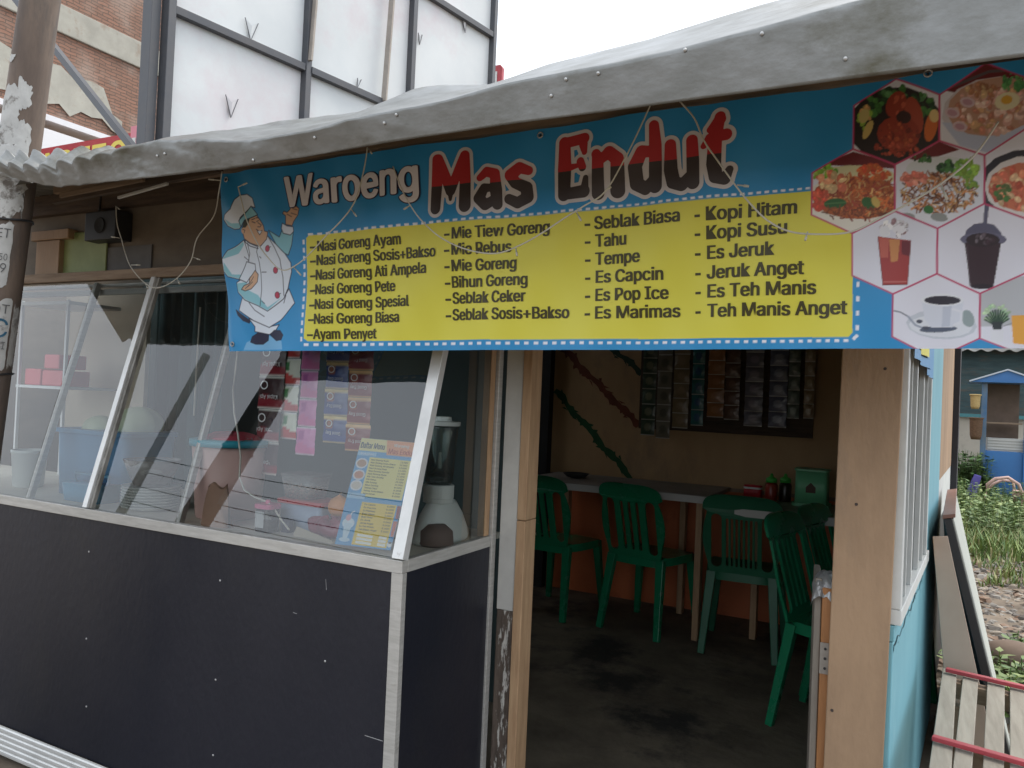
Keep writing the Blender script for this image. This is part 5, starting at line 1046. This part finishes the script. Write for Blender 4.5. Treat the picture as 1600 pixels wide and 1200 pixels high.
for j in range(3):
    for i in range(3):
        m = MB(); sd_ = i*7+j*3
        m.grid(lambda a, b: tuple(bbp(posts[i]+.0+(posts[i+1]-posts[i])*a, zz[j]+(zz[j+1]-zz[j])*b, .012*noise.noise(Vector((a*2.3, b*2.3, sd_)))*4*a*(1-a))), 16, 16); m.build('sheet', VIN, bb, True)
def flap(x, y, w, h, tip):     # a small tear: folded triangle with a dark slit behind it
    d = ray(x, y); A_ = np.array([[d.x, -BD.x], [d.y, -BD.y]]); s_, t_ = np.linalg.solve(A_, [BO.x+BN.x*.008, BO.y+BN.y*.008]); z = HCAM+s_*d.z
    m = MB(); m.add([bbp(t_-w/2, z+h, .012), bbp(t_+w/2, z+h, .012), bbp(t_+tip, z, .012), bbp(t_, z+h*.7, .022)], [(0, 3, 2), (3, 1, 2)]); m.build('torn_flap', VIN, bb)
    m = MB(); m.bar(bbp(t_-w/2, z+h, .014), bbp(t_+tip, z, .014), .007, .003); m.bar(bbp(t_+w/2, z+h, .014), bbp(t_+tip, z, .014), .010, .003, w2=.003); m.build('tear', mat('tear_dark', (.12,.12,.13), None, .8), bb)
for f_ in ((360,184,.10,.15,0.), (391,64,.11,.15,0.), (560,140,.04,.09,-.02), (655,70,.05,.1,0.), (724,50,.07,.13,.02)): flap(*f_)
for (x0,y0,x1,y1,w) in ((493,-10,484,95,.045), (613,-5,600,158,.05)):
    p, q = [], None
    for (x, y) in ((x0,y0),(x1,y1)):
        d = ray(x, y); A_ = np.array([[d.x, -BD.x], [d.y, -BD.y]]); s_, t_ = np.linalg.solve(A_, [BO.x+BN.x*.06, BO.y+BN.y*.06]); p.append(bbp(t_, HCAM+s_*d.z, .06))
    m = MB(); m.bar(p[0]+(p[0]-p[1])*.5, p[1], w, .02, (0,1,0)); m.build('wooden_batten', mat('grey_batten', (.36,.32,.28), (.28,.25,.22), .8, 8), bb)
p0 = onY(97, 90, 3.55); p1 = onY(215, 240, 3.42); dd = (p0-p1); m = MB(); m.bar(p1-dd*.5, p0+dd*1.5, .045, .05, (0,1,0)); m.build('brace', STEEL, bb, bevel=.002)

# ------------------------------------------------------------------ brick building behind
def brick_mat():
    m = bpy.data.materials.new('brickwork'); m.use_nodes = True; N, L = m.node_tree.nodes, m.node_tree.links; p = N['Principled BSDF']; p.inputs['Roughness'].default_value = .9
    tc = N.new('ShaderNodeTexCoord'); sp = N.new('ShaderNodeSeparateXYZ'); cb = N.new('ShaderNodeCombineXYZ'); L.new(tc.outputs['Object'], sp.inputs[0]); L.new(sp.outputs[1], cb.inputs[0]); L.new(sp.outputs[2], cb.inputs[1])
    nz = N.new('ShaderNodeTexNoise'); nz.inputs['Scale'].default_value = 7; nz.inputs['Detail'].default_value = 5; L.new(tc.outputs['Object'], nz.inputs['Vector'])
    ad = N.new('ShaderNodeMixRGB'); ad.blend_type = 'ADD'; ad.inputs[0].default_value = .045; L.new(cb.outputs[0], ad.inputs[1]); L.new(nz.outputs['Color'], ad.inputs[2])
    b = N.new('ShaderNodeTexBrick'); b.inputs['Color1'].default_value = (.27,.145,.10,1); b.inputs['Color2'].default_value = (.21,.12,.085,1); b.inputs['Mortar'].default_value = (.13,.095,.075,1)
    b.inputs['Scale'].default_value = 1; b.inputs['Mortar Size'].default_value = .0055; b.inputs['Mortar Smooth'].default_value = .3; b.inputs['Brick Width'].default_value = .17; b.inputs['Row Height'].default_value = .046; L.new(ad.outputs[0], b.inputs['Vector'])
    n2 = N.new('ShaderNodeTexNoise'); n2.inputs['Scale'].default_value = 2; n2.inputs['Detail'].default_value = 8; L.new(tc.outputs['Object'], n2.inputs['Vector']); r = N.new('ShaderNodeMapRange'); r.inputs[1].default_value = .52; r.inputs[2].default_value = .7; r.inputs[4].default_value = .55; L.new(n2.outputs[0], r.inputs[0])
    mx = N.new('ShaderNodeMix'); mx.data_type = 'RGBA'; mx.inputs[7].default_value = (.36,.29,.24,1); L.new(r.outputs[0], mx.inputs[0]); L.new(b.outputs[0], mx.inputs[6]); L.new(mx.outputs[2], p.inputs['Base Color'])
    bu = N.new('ShaderNodeBump'); bu.inputs['Strength'].default_value = 1; bu.inputs['Distance'].default_value = .03; bu.invert = True; L.new(b.outputs['Fac'], bu.inputs['Height']); L.new(bu.outputs[0], p.inputs['Normal']); return m
bk = thing('brick_building', (-10.5, 9, 0), 'unplastered brick building with concrete bands behind the billboard', 'building')
WX = -10.3
m = MB(); m.box(WX-.3, WX, 3.5, 16, 0, 11); m.build('wall', brick_mat(), bk)
CONC = mat('concrete', (.37,.36,.31), (.30,.29,.25), .9, 4, c3=(.26,.2,.15), s3=3, t3=(.55,.7), bump=.3)
def bandpts(pts):      # photo pixels on the wall plane
    return [onX(x, y, WX+.02) for x, y in pts]
za = onX(160, 60, WX).z; zb_ = onX(100, 140, WX).z
m = MB(); m.box(WX, WX+.04, 3.5, 16, za-.19, za+.19); m.build('ring_beam', CONC, bk, bevel=.01)
m = MB(); rr = random.Random(6); y0, y1 = onX(0, 120, WX).y, onX(190, 170, WX).y
lo = [Vector((WX+.03, 3.5+(y1-3.5)*i/24, zb_-.28+rr.uniform(-.12,.1))) for i in range(25)]; hi = [Vector((WX+.03, 3.5+(y1-3.5)*i/24, zb_+.24+rr.uniform(-.05,.05)-(.35 if i > 22 else 0))) for i in range(25)]
m.add([q for pr_ in zip(lo, hi) for q in pr_], [(2*i, 2*i+2, 2*i+3, 2*i+1) for i in range(24)]); m.build('ring_beam', CONC, bk)
# white awning, red food stall sign and grey shutter below
aw = thing('awning', (WX+.5, 7, 0), 'white edged flat awning on the brick building', 'awning')
p, q = onX(80, 187, WX+1.0), onX(178, 204, WX+1.0)
m = MB(); m.box(WX, WX+1.0, 3.5, q.y+.5, p.z-.02, p.z+.05); m.build('canopy', mat('white_metal', (.75,.76,.78), (.66,.67,.7), .45, 3), aw)
p2, q2 = onX(80, 197, WX+1.02), onX(164, 212, WX+1.02); m = MB(); m.box(WX+.98, WX+1.03, 3.5, q2.y, p2.z-.34, p2.z-.05); m.build('fascia', mat('white_fascia', (.72,.74,.76), None, .5), aw)
SY = 5.0; xl, xr = onY(18, 225, SY).x, onY(204, 225, SY).x; zt_ = onY(185, 211, SY).z
sg = thing('shop_sign', (xl, SY, zt_-.6), 'red sign with yellow lettering half hidden behind the roof edge', 'sign')
m = MB(); m.box(xl, xr, SY, SY+.06, zt_-.62, zt_); m.build('board', mat('red_sign_paint', (.42,.025,.03), (.36,.02,.03), .5, 3), sg)
co, fs = fit_text('WARTEG', onY(26, 225, SY).x, onY(199, 225, SY).x, zt_-.40, .34, 0); m = MB()
for qi, sh in enumerate((-.012, .012)): m.add([(u+sh, SY-.004-.001*qi, v) for u, v in co], fs)
m.build('lettering', mat('yellow_letters', (.72,.58,.10), None, .5), sg)
m = MB(); m.box(xr+.001, xr+.13, SY-.005, SY+.07, zt_-.66, zt_+.06); m.build('pink_edge', mat('pink_trim', (.62,.22,.27), None, .5), sg)
m = MB(); m.box(xr+.03, xr+.085, SY-.012, SY-.0055, zt_-.6, zt_-.06); m.build('white_strip', WHITEF, sg)
for x in (xl+.2, xr-.2): m = MB(); m.bar((x, SY+.09, 0), (x, SY+.09, zt_-.05), .05, .05, (0,1,0)); m.build('post', STEEL, sg)
p = onY(105, 225, 8.0); m = MB(); m.box(p.x-1.2, p.x+.5, 8.0, 8.1, 0, p.z+.15); tag(m.build('shutter_wall', mat('grey_shutter', (.22,.22,.21), (.17,.17,.16), .7, 4, (1,1,12))), 'grey roller shutter under the white awning', 'shutter')
p = onY(774, 116, 9.0); t = thing('roadside_sign', (p.x, 9.0, 0), 'small white sign with a rounded red top beyond the billboard', 'sign')
m = MB(); m.add([(p.x-.10, 9.0, p.z-.12), (p.x+.10, 9.0, p.z-.12), (p.x+.10, 9.0, p.z+.08), (p.x+.07, 9.0, p.z+.12), (p.x-.07, 9.0, p.z+.12), (p.x-.10, 9.0, p.z+.08)], [tuple(range(6))]); m.xf(lambda v: v); m.prism([(p.x-.10, 9.0, p.z-.12), (p.x+.10, 9.0, p.z-.12), (p.x+.10, 9.0, p.z+.08), (p.x+.07, 9.0, p.z+.12), (p.x-.07, 9.0, p.z+.12), (p.x-.10, 9.0, p.z+.08)], (0,.06,0)); m.v = m.v[6:]; m.f = [tuple(i-6 for i in f) for f in m.f[1:]]; m.m = m.m[1:]
m.build('board', REDP, t); m = MB(); m.box(p.x-.08, p.x+.03, 8.985, 8.998, p.z-.13, p.z+.03); m.build('white_panel', WHITEF, t); m = MB(); m.tube([(p.x, 9.05, 0), (p.x, 9.05, p.z-.1)], .05, 10); m.build('post', STEEL, t)

# ------------------------------------------------------------------ yard on the right
def gzz(x, y): return gz(x, y)
t = thing('tabletop_panel', (.3, 3.8, 0), 'white tabletop panel with brown top edge leaning on the side wall', 'panel')
pa, pb = onY(1481, 812, 3.3), onY(1501, 768, 4.45); dn = Vector((.25, 0, -1)); nrm = Vector((1, 0, .235)).normalized()
def leanbox(p0, p1, L, th, mt, name, par, o=0.):
    a0, a1 = Vector(p0)+nrm*o, Vector(p1)+nrm*o; d2 = Vector((.05, 0, -1)); m = MB(); m.add([a0, a1, a1+d2*L, a0+dn*L, a0+nrm*th, a1+nrm*th, a1+d2*L+nrm*th, a0+dn*L+nrm*th], [(0,1,2,3),(7,6,5,4),(0,4,5,1),(1,5,6,2),(2,6,7,3),(3,7,4,0)]); return m.build(name, mt, par, bevel=.002)
pb.z = pa.z; pa.x -= .015; pb.x -= .055
leanbox(pa, pb, .96, .028, BLACKM, 'black_frame', t); leanbox(pa+Vector((0,.006,-.004)), pb, .95, .007, mat('white_laminate', (.50,.52,.47), (.43,.45,.41), .5, 3), 'white_face', t, .029)
m = MB(); m.add([pa+Vector((-.004,-.004,.001))-nrm*.002, pb+Vector((-.004,.004,.001))-nrm*.002, pb+Vector((0,.004,.001))+nrm*.044, pa+Vector((0,-.004,.001))+nrm*.044], [(0,1,2,3)]); k = len(m.v); m = MB(); q0 = pa+Vector((0,-.004,.0015))-nrm*.003; q1 = pb+Vector((0,.004,.0015))-nrm*.003; m.prism([q0, q1, q1+nrm*.043, q0+nrm*.043], (0,0,.014)); m.build('top_edge', mat('brown_edge', (.24,.11,.08), (.19,.09,.065), .5, 5), t, bevel=.002)
p, q = onY(1469, 838, 3.14), onY(1502, 1060, 3.10); dv = (q-p); e = q+dv*(q.z/(-dv.z)); m = MB(); m.bar(p, e, .014, .047, (1,0,0), .014, .15); tag(m.build('loose_plank', mat('pink_beige_plank', (.46,.36,.28), (.40,.31,.24), .7, 4), bevel=.002), 'pale pinkish plank leaning in front of the tabletop panel', 'plank')
bn = thing('slatted_bench', (.35, 2.6, 0), 'low grey slatted wooden bench with two red cross strips', 'bench')
zb0 = .45
r1a, r1b, r2a, r2b = onZ(1478,1046,zb0+.012), onZ(1600,1074,zb0+.012), onZ(1457,1152,zb0+.012), onZ(1600,1192,zb0+.012)
ux = (r1b-r1a).normalized(); wy = (r2a-r1a)
sl = [(1473,1495,1458,1489), (1505,1529,1493,1521), (1543,1570,1537,1569), (1578,1606,1578,1612), (1618,1648,1622,1656), (1660,1690,1670,1704)]
for (a0, a1, b0, b1) in sl:
    A0, A1 = onZ(a0, 1046+(a0-1478)*.23, zb0), onZ(a1, 1046+(a1-1478)*.23, zb0); B0, B1 = onZ(b0, 1152+(b0-1457)*.28, zb0), onZ(b1, 1152+(b1-1457)*.28, zb0)
    E0, E1 = A0+(B0-A0)*1.9, A1+(B1-A1)*1.9; F0, F1 = A0-(B0-A0)*.02, A1-(B1-A1)*.02; m = MB(); m.prism([E0, E1, F1, F0], (0,0,-.018)); m.build('slat', SLAT, bn, bevel=.002)
for a, b in ((r1a, r1b), (r2a, r2b)): m = MB(); m.bar(a, b+(b-a)*.7, .022, .012); m.build('red_strip', REDP, bn, bevel=.002)
for s_ in (.06, .92): a = r1a+wy*s_; m = MB(); m.bar(a+Vector((.02,.02,-.05)), a+ux*.42+Vector((0,.02,-.05)), .05, .05); m.build('bearer', WOODM, bn)
for s_ in (.06, .92, 1.6):
    for u_ in (.04, .40): a = r1a+wy*s_+ux*u_; m = MB(); m.bar((a.x, a.y+.02, zb0-.085), (a.x, a.y+.02, -.03), .05, .05, (0,1,0)); m.build('leg', WOODM, bn)
# rock by the bench
p = onZ(1583, 1035, .05); m = MB(); m.grid(lambda a, b: (p.x+.17*math.sin(3.1416*b)*math.cos(6.2832*a)*(1+.18*noise.noise(Vector((math.cos(6.28*a), math.sin(6.28*a), b*3)))), p.y+.12*math.sin(3.1416*b)*math.sin(6.2832*a), .04-.12*math.cos(3.1416*b)), 24, 12); tag(m.build('rock', mat('brown_stone', (.19,.135,.10), (.15,.105,.08), .9, 4, bump=.4), smooth=True), 'brown rounded rock at the edge of the weeds behind the bench', 'rock')
# rubble and leaf litter
def ngon_blob(m, c, r, rd):
    n = 6; ring = [Vector((c[0]+r*rd.uniform(.6,1.2)*math.cos(6.283*k/n), c[1]+r*rd.uniform(.6,1.2)*math.sin(6.283*k/n), c[2])) for k in range(n)]; topv = Vector((c[0], c[1], c[2]+r*rd.uniform(.3,.8)))
    mid = [Vector((v.x*.7+c[0]*.3, v.y*.7+c[1]*.3, c[2]+r*rd.uniform(.2,.6))) for v in ring]; m.add(ring+mid+[topv], [(k, (k+1) % n, n+(k+1) % n, n+k) for k in range(n)]+[(n+k, n+(k+1) % n, 2*n) for k in range(n)])
rd = random.Random(31); m = MB(); mats_ = [mat('rubble_'+s, c, tuple(k*.75 for k in c), .9, 9) for s, c in (('grey', (.27,.25,.22)), ('pale', (.33,.28,.22)), ('dark', (.12,.105,.09)), ('brown', (.24,.16,.11)))]
for _ in range(1500):
    y = rd.uniform(3.6, 8.2); x = rd.uniform(.15, 1.3+.06*y); m.mi = rd.choice((0,0,2,2,3,1)); ngon_blob(m, (x, y, gz(x, y)-.008), rd.uniform(.012, .055)*(1+.5*(rd.random() > .95)), rd)
for _ in range(1500):
    y = rd.uniform(3.4, 8.6); x = rd.uniform(.1, 2.0); m.mi = rd.choice((1,3,3,2,0)); a = rd.random()*6.28; l = rd.uniform(.02,.06); z = gz(x, y)+rd.uniform(.005,.035); d = Vector((math.cos(a), math.sin(a), rd.uniform(-.3,.3))); e = Vector((-d.y, d.x, rd.uniform(-.5,.5)))*l*.35; c = Vector((x, y, z)); m.add([c-d*l, c+e, c+d*l, c-e], [(0,1,2,3)])
tag(m.build('rubble', mats_), 'broken stones and dry leaves strewn over the bare soil', 'rubble', kind='stuff')
# weeds
GM = [mat('weed_'+s, c, tuple(k*.65 for k in c), .6, 3) for s, c in (('light', (.23,.30,.085)), ('mid', (.14,.22,.055)), ('dark', (.08,.16,.04)), ('dry', (.36,.33,.15)))]
def blade(m, x, y, z, h, w, rd, bend=.5):
    a = rd.random()*6.283; d = Vector((math.cos(a), math.sin(a), 0)); s = Vector((-d.y, d.x, 0))*w; b = Vector((x, y, z)); c1 = b+Vector((0,0,h*.55))+d*h*bend*.2; c2 = b+Vector((0,0,h))+d*h*bend
    m.add([b-s, b+s, c1+s*.8, c1-s*.8, c2], [(0,1,2,3), (3,2,4)])
def leafspray(m, x, y, z, h, rd, ls=.05):
    top_ = Vector((x+rd.uniform(-.1,.1), y+rd.uniform(-.1,.1), z+h)); b = Vector((x, y, z)); m.bar(b, top_, .004, .004, (0,1,0))
    for k in range(rd.randint(5, 9)):
        f_ = rd.uniform(.3, 1); c = b+(top_-b)*f_; a = rd.random()*6.283; d = Vector((math.cos(a), math.sin(a), rd.uniform(-.35,.5))).normalized(); s = d.cross(Vector((0,0,1))).normalized()*ls*rd.uniform(.28,.42); l = ls*rd.uniform(.8,1.5)
        m.add([c, c+d*l*.45+s, c+d*l, c+d*l*.45-s], [(0,1,2,3)])
rd = random.Random(41); m = MB()
for _ in range(9000):
    y = 7.3+7.2*rd.random()**1.1; x = rd.uniform(.03*y-.1, .16*y+.5); n_ = noise.noise(Vector((x*1.6, y*1.1, 2)))
    if n_ < -.22 and y < 9.5: continue
    m.mi = rd.choice((0,0,1,1,1,3,2)); blade(m, x, y, gz(x, y)-.01, rd.uniform(.06,.24)*(1+.5*n_)*(.6 if y < 8.2 else 1), rd.uniform(.004,.009), rd)
for _ in range(1000):
    y = rd.uniform(9.5, 14.5); x = rd.uniform(.03*y, .16*y+.4); m.mi = rd.choice((0,1,1,2)); leafspray(m, x, y, gz(x, y), rd.uniform(.15,.42), rd, .06)
tag(m.build('grass', GM), 'overgrown grass and weeds on the open ground in front of the blue cart', 'grass', kind='stuff')
m = MB()
for _ in range(420):
    a, r_ = rd.random()*6.283, math.sqrt(rd.random()); x, y = .62+.36*r_*math.cos(a), 4.55+.55*r_*math.sin(a); m.mi = rd.choice((0,1,1,2)); leafspray(m, x, y, gz(x, y)-.01, rd.uniform(.05,.2), rd, .05)
tag(m.build('weeds', GM), 'low leafy weed patch growing between the rubble and the rock', 'weeds', kind='stuff')
m = MB(); c = onY(1512, 745, 13.0)
for _ in range(240): a, r_ = rd.random()*6.283, math.sqrt(rd.random()); x, y = c.x+.28*r_*math.cos(a), 13.2+.3*r_*math.sin(a); m.mi = rd.choice((1,2,2)); leafspray(m, x, y, gz(x, y), rd.uniform(.3,.75), rd, .09)
tag(m.build('bush', GM), 'dark leafy bush beside the cart, behind the purple post', 'bush')
# food cart
CY_ = 13.4; BLC = mat('cart_blue_paint', (.035,.16,.40), (.03,.13,.34), .45, 2, c3=(.06,.2,.42), s3=3, t3=(.6,.75))
ap = onY(1573, 580, CY_); el = onY(1516, 597, CY_); pl = onY(1537, 650, CY_).x; hw = ap.x-el.x; g0 = gz(pl, CY_)
cr_ = thing('food_cart', (ap.x, CY_, g0), 'blue wooden food cart with a pitched roof standing in the weeds', 'food cart')
zbt = onY(1560, 705, CY_).z; zbb = onY(1560, 778, CY_).z; xr2 = ap.x+(ap.x-pl)
m = MB(); m.box(pl+.03, xr2-.03, CY_, CY_+.6, zbb, zbt); m.build('body', BLC, cr_, bevel=.01)
m = MB(); m.prism([(el.x, CY_-.15, el.z), (ap.x+hw, CY_-.15, el.z), (ap.x, CY_-.15, ap.z)], (0, .9, 0)); m.xf(lambda v: v); m.build('roof', BLC, cr_)
m = MB(); m.bar((el.x-.02, CY_-.165, el.z+.01), (ap.x, CY_-.165, ap.z+.015), .02, .03, (0,1,0)); m.bar((ap.x, CY_-.165, ap.z+.015), (ap.x+hw+.02, CY_-.165, el.z+.01), .02, .03, (0,1,0)); m.build('roof_trim', mat('pale_trim_paint', (.45,.5,.55), None, .6), cr_)
for x in (pl, xr2): m = MB(); m.box(x-.035, x+.035, CY_-.05, CY_+.02, (g0 if x == pl else zbb), el.z); m.build('post', BLC if x != pl else mat('worn_blue_post', (.04,.14,.30), (.14,.19,.24), .8, 6, (1,1,.6)), cr_)
m = MB(); zk = onY(1560, 660, CY_).z; m.box(pl+.05, xr2-.05, CY_+.5, CY_+.55, zbt+.001, el.z); m.build('back_panel', mat('brown_cart_panel', (.14,.10,.075), (.10,.075,.055), .8, 4), cr_)
m = MB(); m.box(pl+.05, xr2-.05, CY_+.05, CY_+.4, zk-.02, zk); m.build('shelf', WOODM, cr_)
for x in (pl+.12, xr2-.12):
    m = MB(); m.tube([(x, CY_+.3+.28*math.cos(a), g0+.27+.28*math.sin(a)) for a in np.linspace(0, 6.283, 24)], .022, 6); m.build('wheel', BLACKM, cr_, True)
p = onY(1565, 702, CY_); m = MB(); h_ = (zbt-p.z)
p2 = onY(1568, 695, CY_); m = MB()
m.box(pl+.06, pl+.62, CY_+.04, CY_+.3, zbt+.002, zbt+.19)
cb_ = m.build('crate', mat('grey_white_crate', (.42,.42,.40), (.36,.36,.34), .7, 5), None); tag(cb_, 'pale slatted crate resting on the blue cart counter', 'crate')
m = MB()
for i in range(4): z = zbt+.03+i*.042; m.box(pl+.062, pl+.618, CY_+.028, CY_+.0395, z, z+.022)
so_ = m.build('slats', mat('crate_slats', (.5,.5,.48), None, .7), cb_)
# baskets hanging on the cart
for (x, y, rpx, hpx, mt, lab) in ((1525, 670, 11, 40, mat('brown_wicker', (.16,.09,.05), (.10,.055,.03), .8, 30, (1,1,3), bump=.5), 'dark brown wicker basket hanging on the cart post'), (1524, 628, 8.5, 26, mat('straw_wicker', (.52,.38,.17), (.40,.28,.11), .8, 30, (1,1,3), bump=.5), 'straw coloured basket set above the brown wicker one')):
    p = onY(x, y, CY_-.2); sc_ = (onY(x+100, y, CY_-.2)-p).length/100; r_ = rpx*sc_; h_ = hpx*sc_; m = MB()
    m.lathe([(r_*.7, -h_/2), (r_*.9, -h_*.3), (r_, h_*.45), (r_*1.06, h_/2), (r_*.95, h_/2), (r_*.9, h_*.3), (r_*.6, -h_*.4)], p, 20); t = thing('wicker_basket', p, lab, 'basket'); m.build('body', mt, t, True); m = MB(); m.tube([(p.x+r_*1.04*math.cos(a), p.y+r_*1.04*math.sin(a), p.z+h_/2) for a in np.linspace(0, 6.283, 20)], .012, 6); m.build('rim', mt, t, True)
# purple plastic post and bicycle-style handle frame
p, q = onY(1524, 742, 12.8), onY(1520, 790, 12.8); m = MB(); m.bar((q.x-.06, 12.8, gz(q.x, 12.8)), (p.x+.03, 12.8, p.z), .17, .06, (0,1,0), .09, .05); tag(m.build('purple_board', mat('purple_plastic', (.10,.08,.33), (.08,.065,.27), .5, 4), bevel=.01), 'leaning purple plastic board beside the cart post', 'board')
t = thing('metal_hoop_rack', onY(1570, 800, 12.2), 'faded pink metal hoop rack standing in the grass', 'rack')
PKM = mat('faded_pink_metal', (.52,.33,.28), (.42,.28,.24), .5, 9)
hp = [(1541,800),(1540,775),(1543,757),(1555,748),(1575,746),(1592,757),(1597,772),(1598,800),(1598,830)]; m = MB(); m.tube([onY(x, y, 12.2) for x, y in hp], .022, 8); m.build('hoop', PKM, t, True)
hp = [(1544,765),(1552,756),(1566,750),(1582,752),(1586,768),(1586,800),(1586,825)]; m = MB(); m.tube([onY(x, y, 12.45) for x, y in hp], .02, 8); m.build('hoop', PKM, t, True)
m = MB(); p = onY(1590, 770, 12.3); m.box(p.x-.05, p.x+.07, 12.2, 12.4, p.z-.05, p.z+.03); m.build('clamp', PKM, t)
# shed behind the cart
sh = thing('shed', (1., 15.6, 0), 'old shed with corrugated eave, teal planks and cream wall behind the cart', 'shed')
zc = onY(1520, 652, 15.6).z; ze = onY(1540, 549, 15.3).z
m = MB(); m.box(-2, 5, 15.6, 15.7, 0, zc); m.build('lower_wall', mat('cream_wall', (.46,.43,.36), (.39,.36,.30), .85, 2, c3=(.2,.18,.15), s3=1.5, t3=(.58,.75)), sh)
m = MB(); m.box(-2, 5, 15.62, 15.68, zc+.002, ze+.6); m.build('upper_boarding', mat('teal_planks', (.045,.085,.09), (.03,.055,.06), .8, 3, (1,1,6), c3=(.09,.08,.065), s3=2, t3=(.5,.65)), sh)
m = MB(); m.bar((-2, 15.55, zc+.03), (5, 15.55, zc+.03), .05, .06); m.build('teal_rail', mat('teal_rail_paint', (.06,.20,.22), None, .7), sh)
m = MB(); m.grid(lambda a, b: (-2+7*a, 15.3+2.5*b, ze+.02+.7*b+.02*math.cos(a*7*2*math.pi/.2)), 420, 3); o = m.build('corrugated_roof', RUSTY, sh, True); sm_ = o.modifiers.new('t', 'SOLIDIFY'); sm_.thickness = .012

# ------------------------------------------------------------------ across the road: the pole and wires mirrored in the counter glass
t = thing('street_pole', (-15.9, -8.35, -.03), 'grey utility pole across the road carrying four wires mirrored in the glass', 'pole')
m = MB(); m.tube([(-15.9, -8.35, -.03), (-15.9, -8.35, 8)], [.12, .10], 14); m.build('shaft', mat('grey_pole', (.25,.25,.24), (.2,.2,.19), .8, 5), t, True)
for i in range(4):
    m = MB(); z0 = 3.75+.36*i; m.tube([(x, -8.35, z0+.35*((x+6)/10)**2-.1) for x in np.linspace(-15.9, 6, 14)], .009, 5); m.build('wire', BLACKM, t, True)
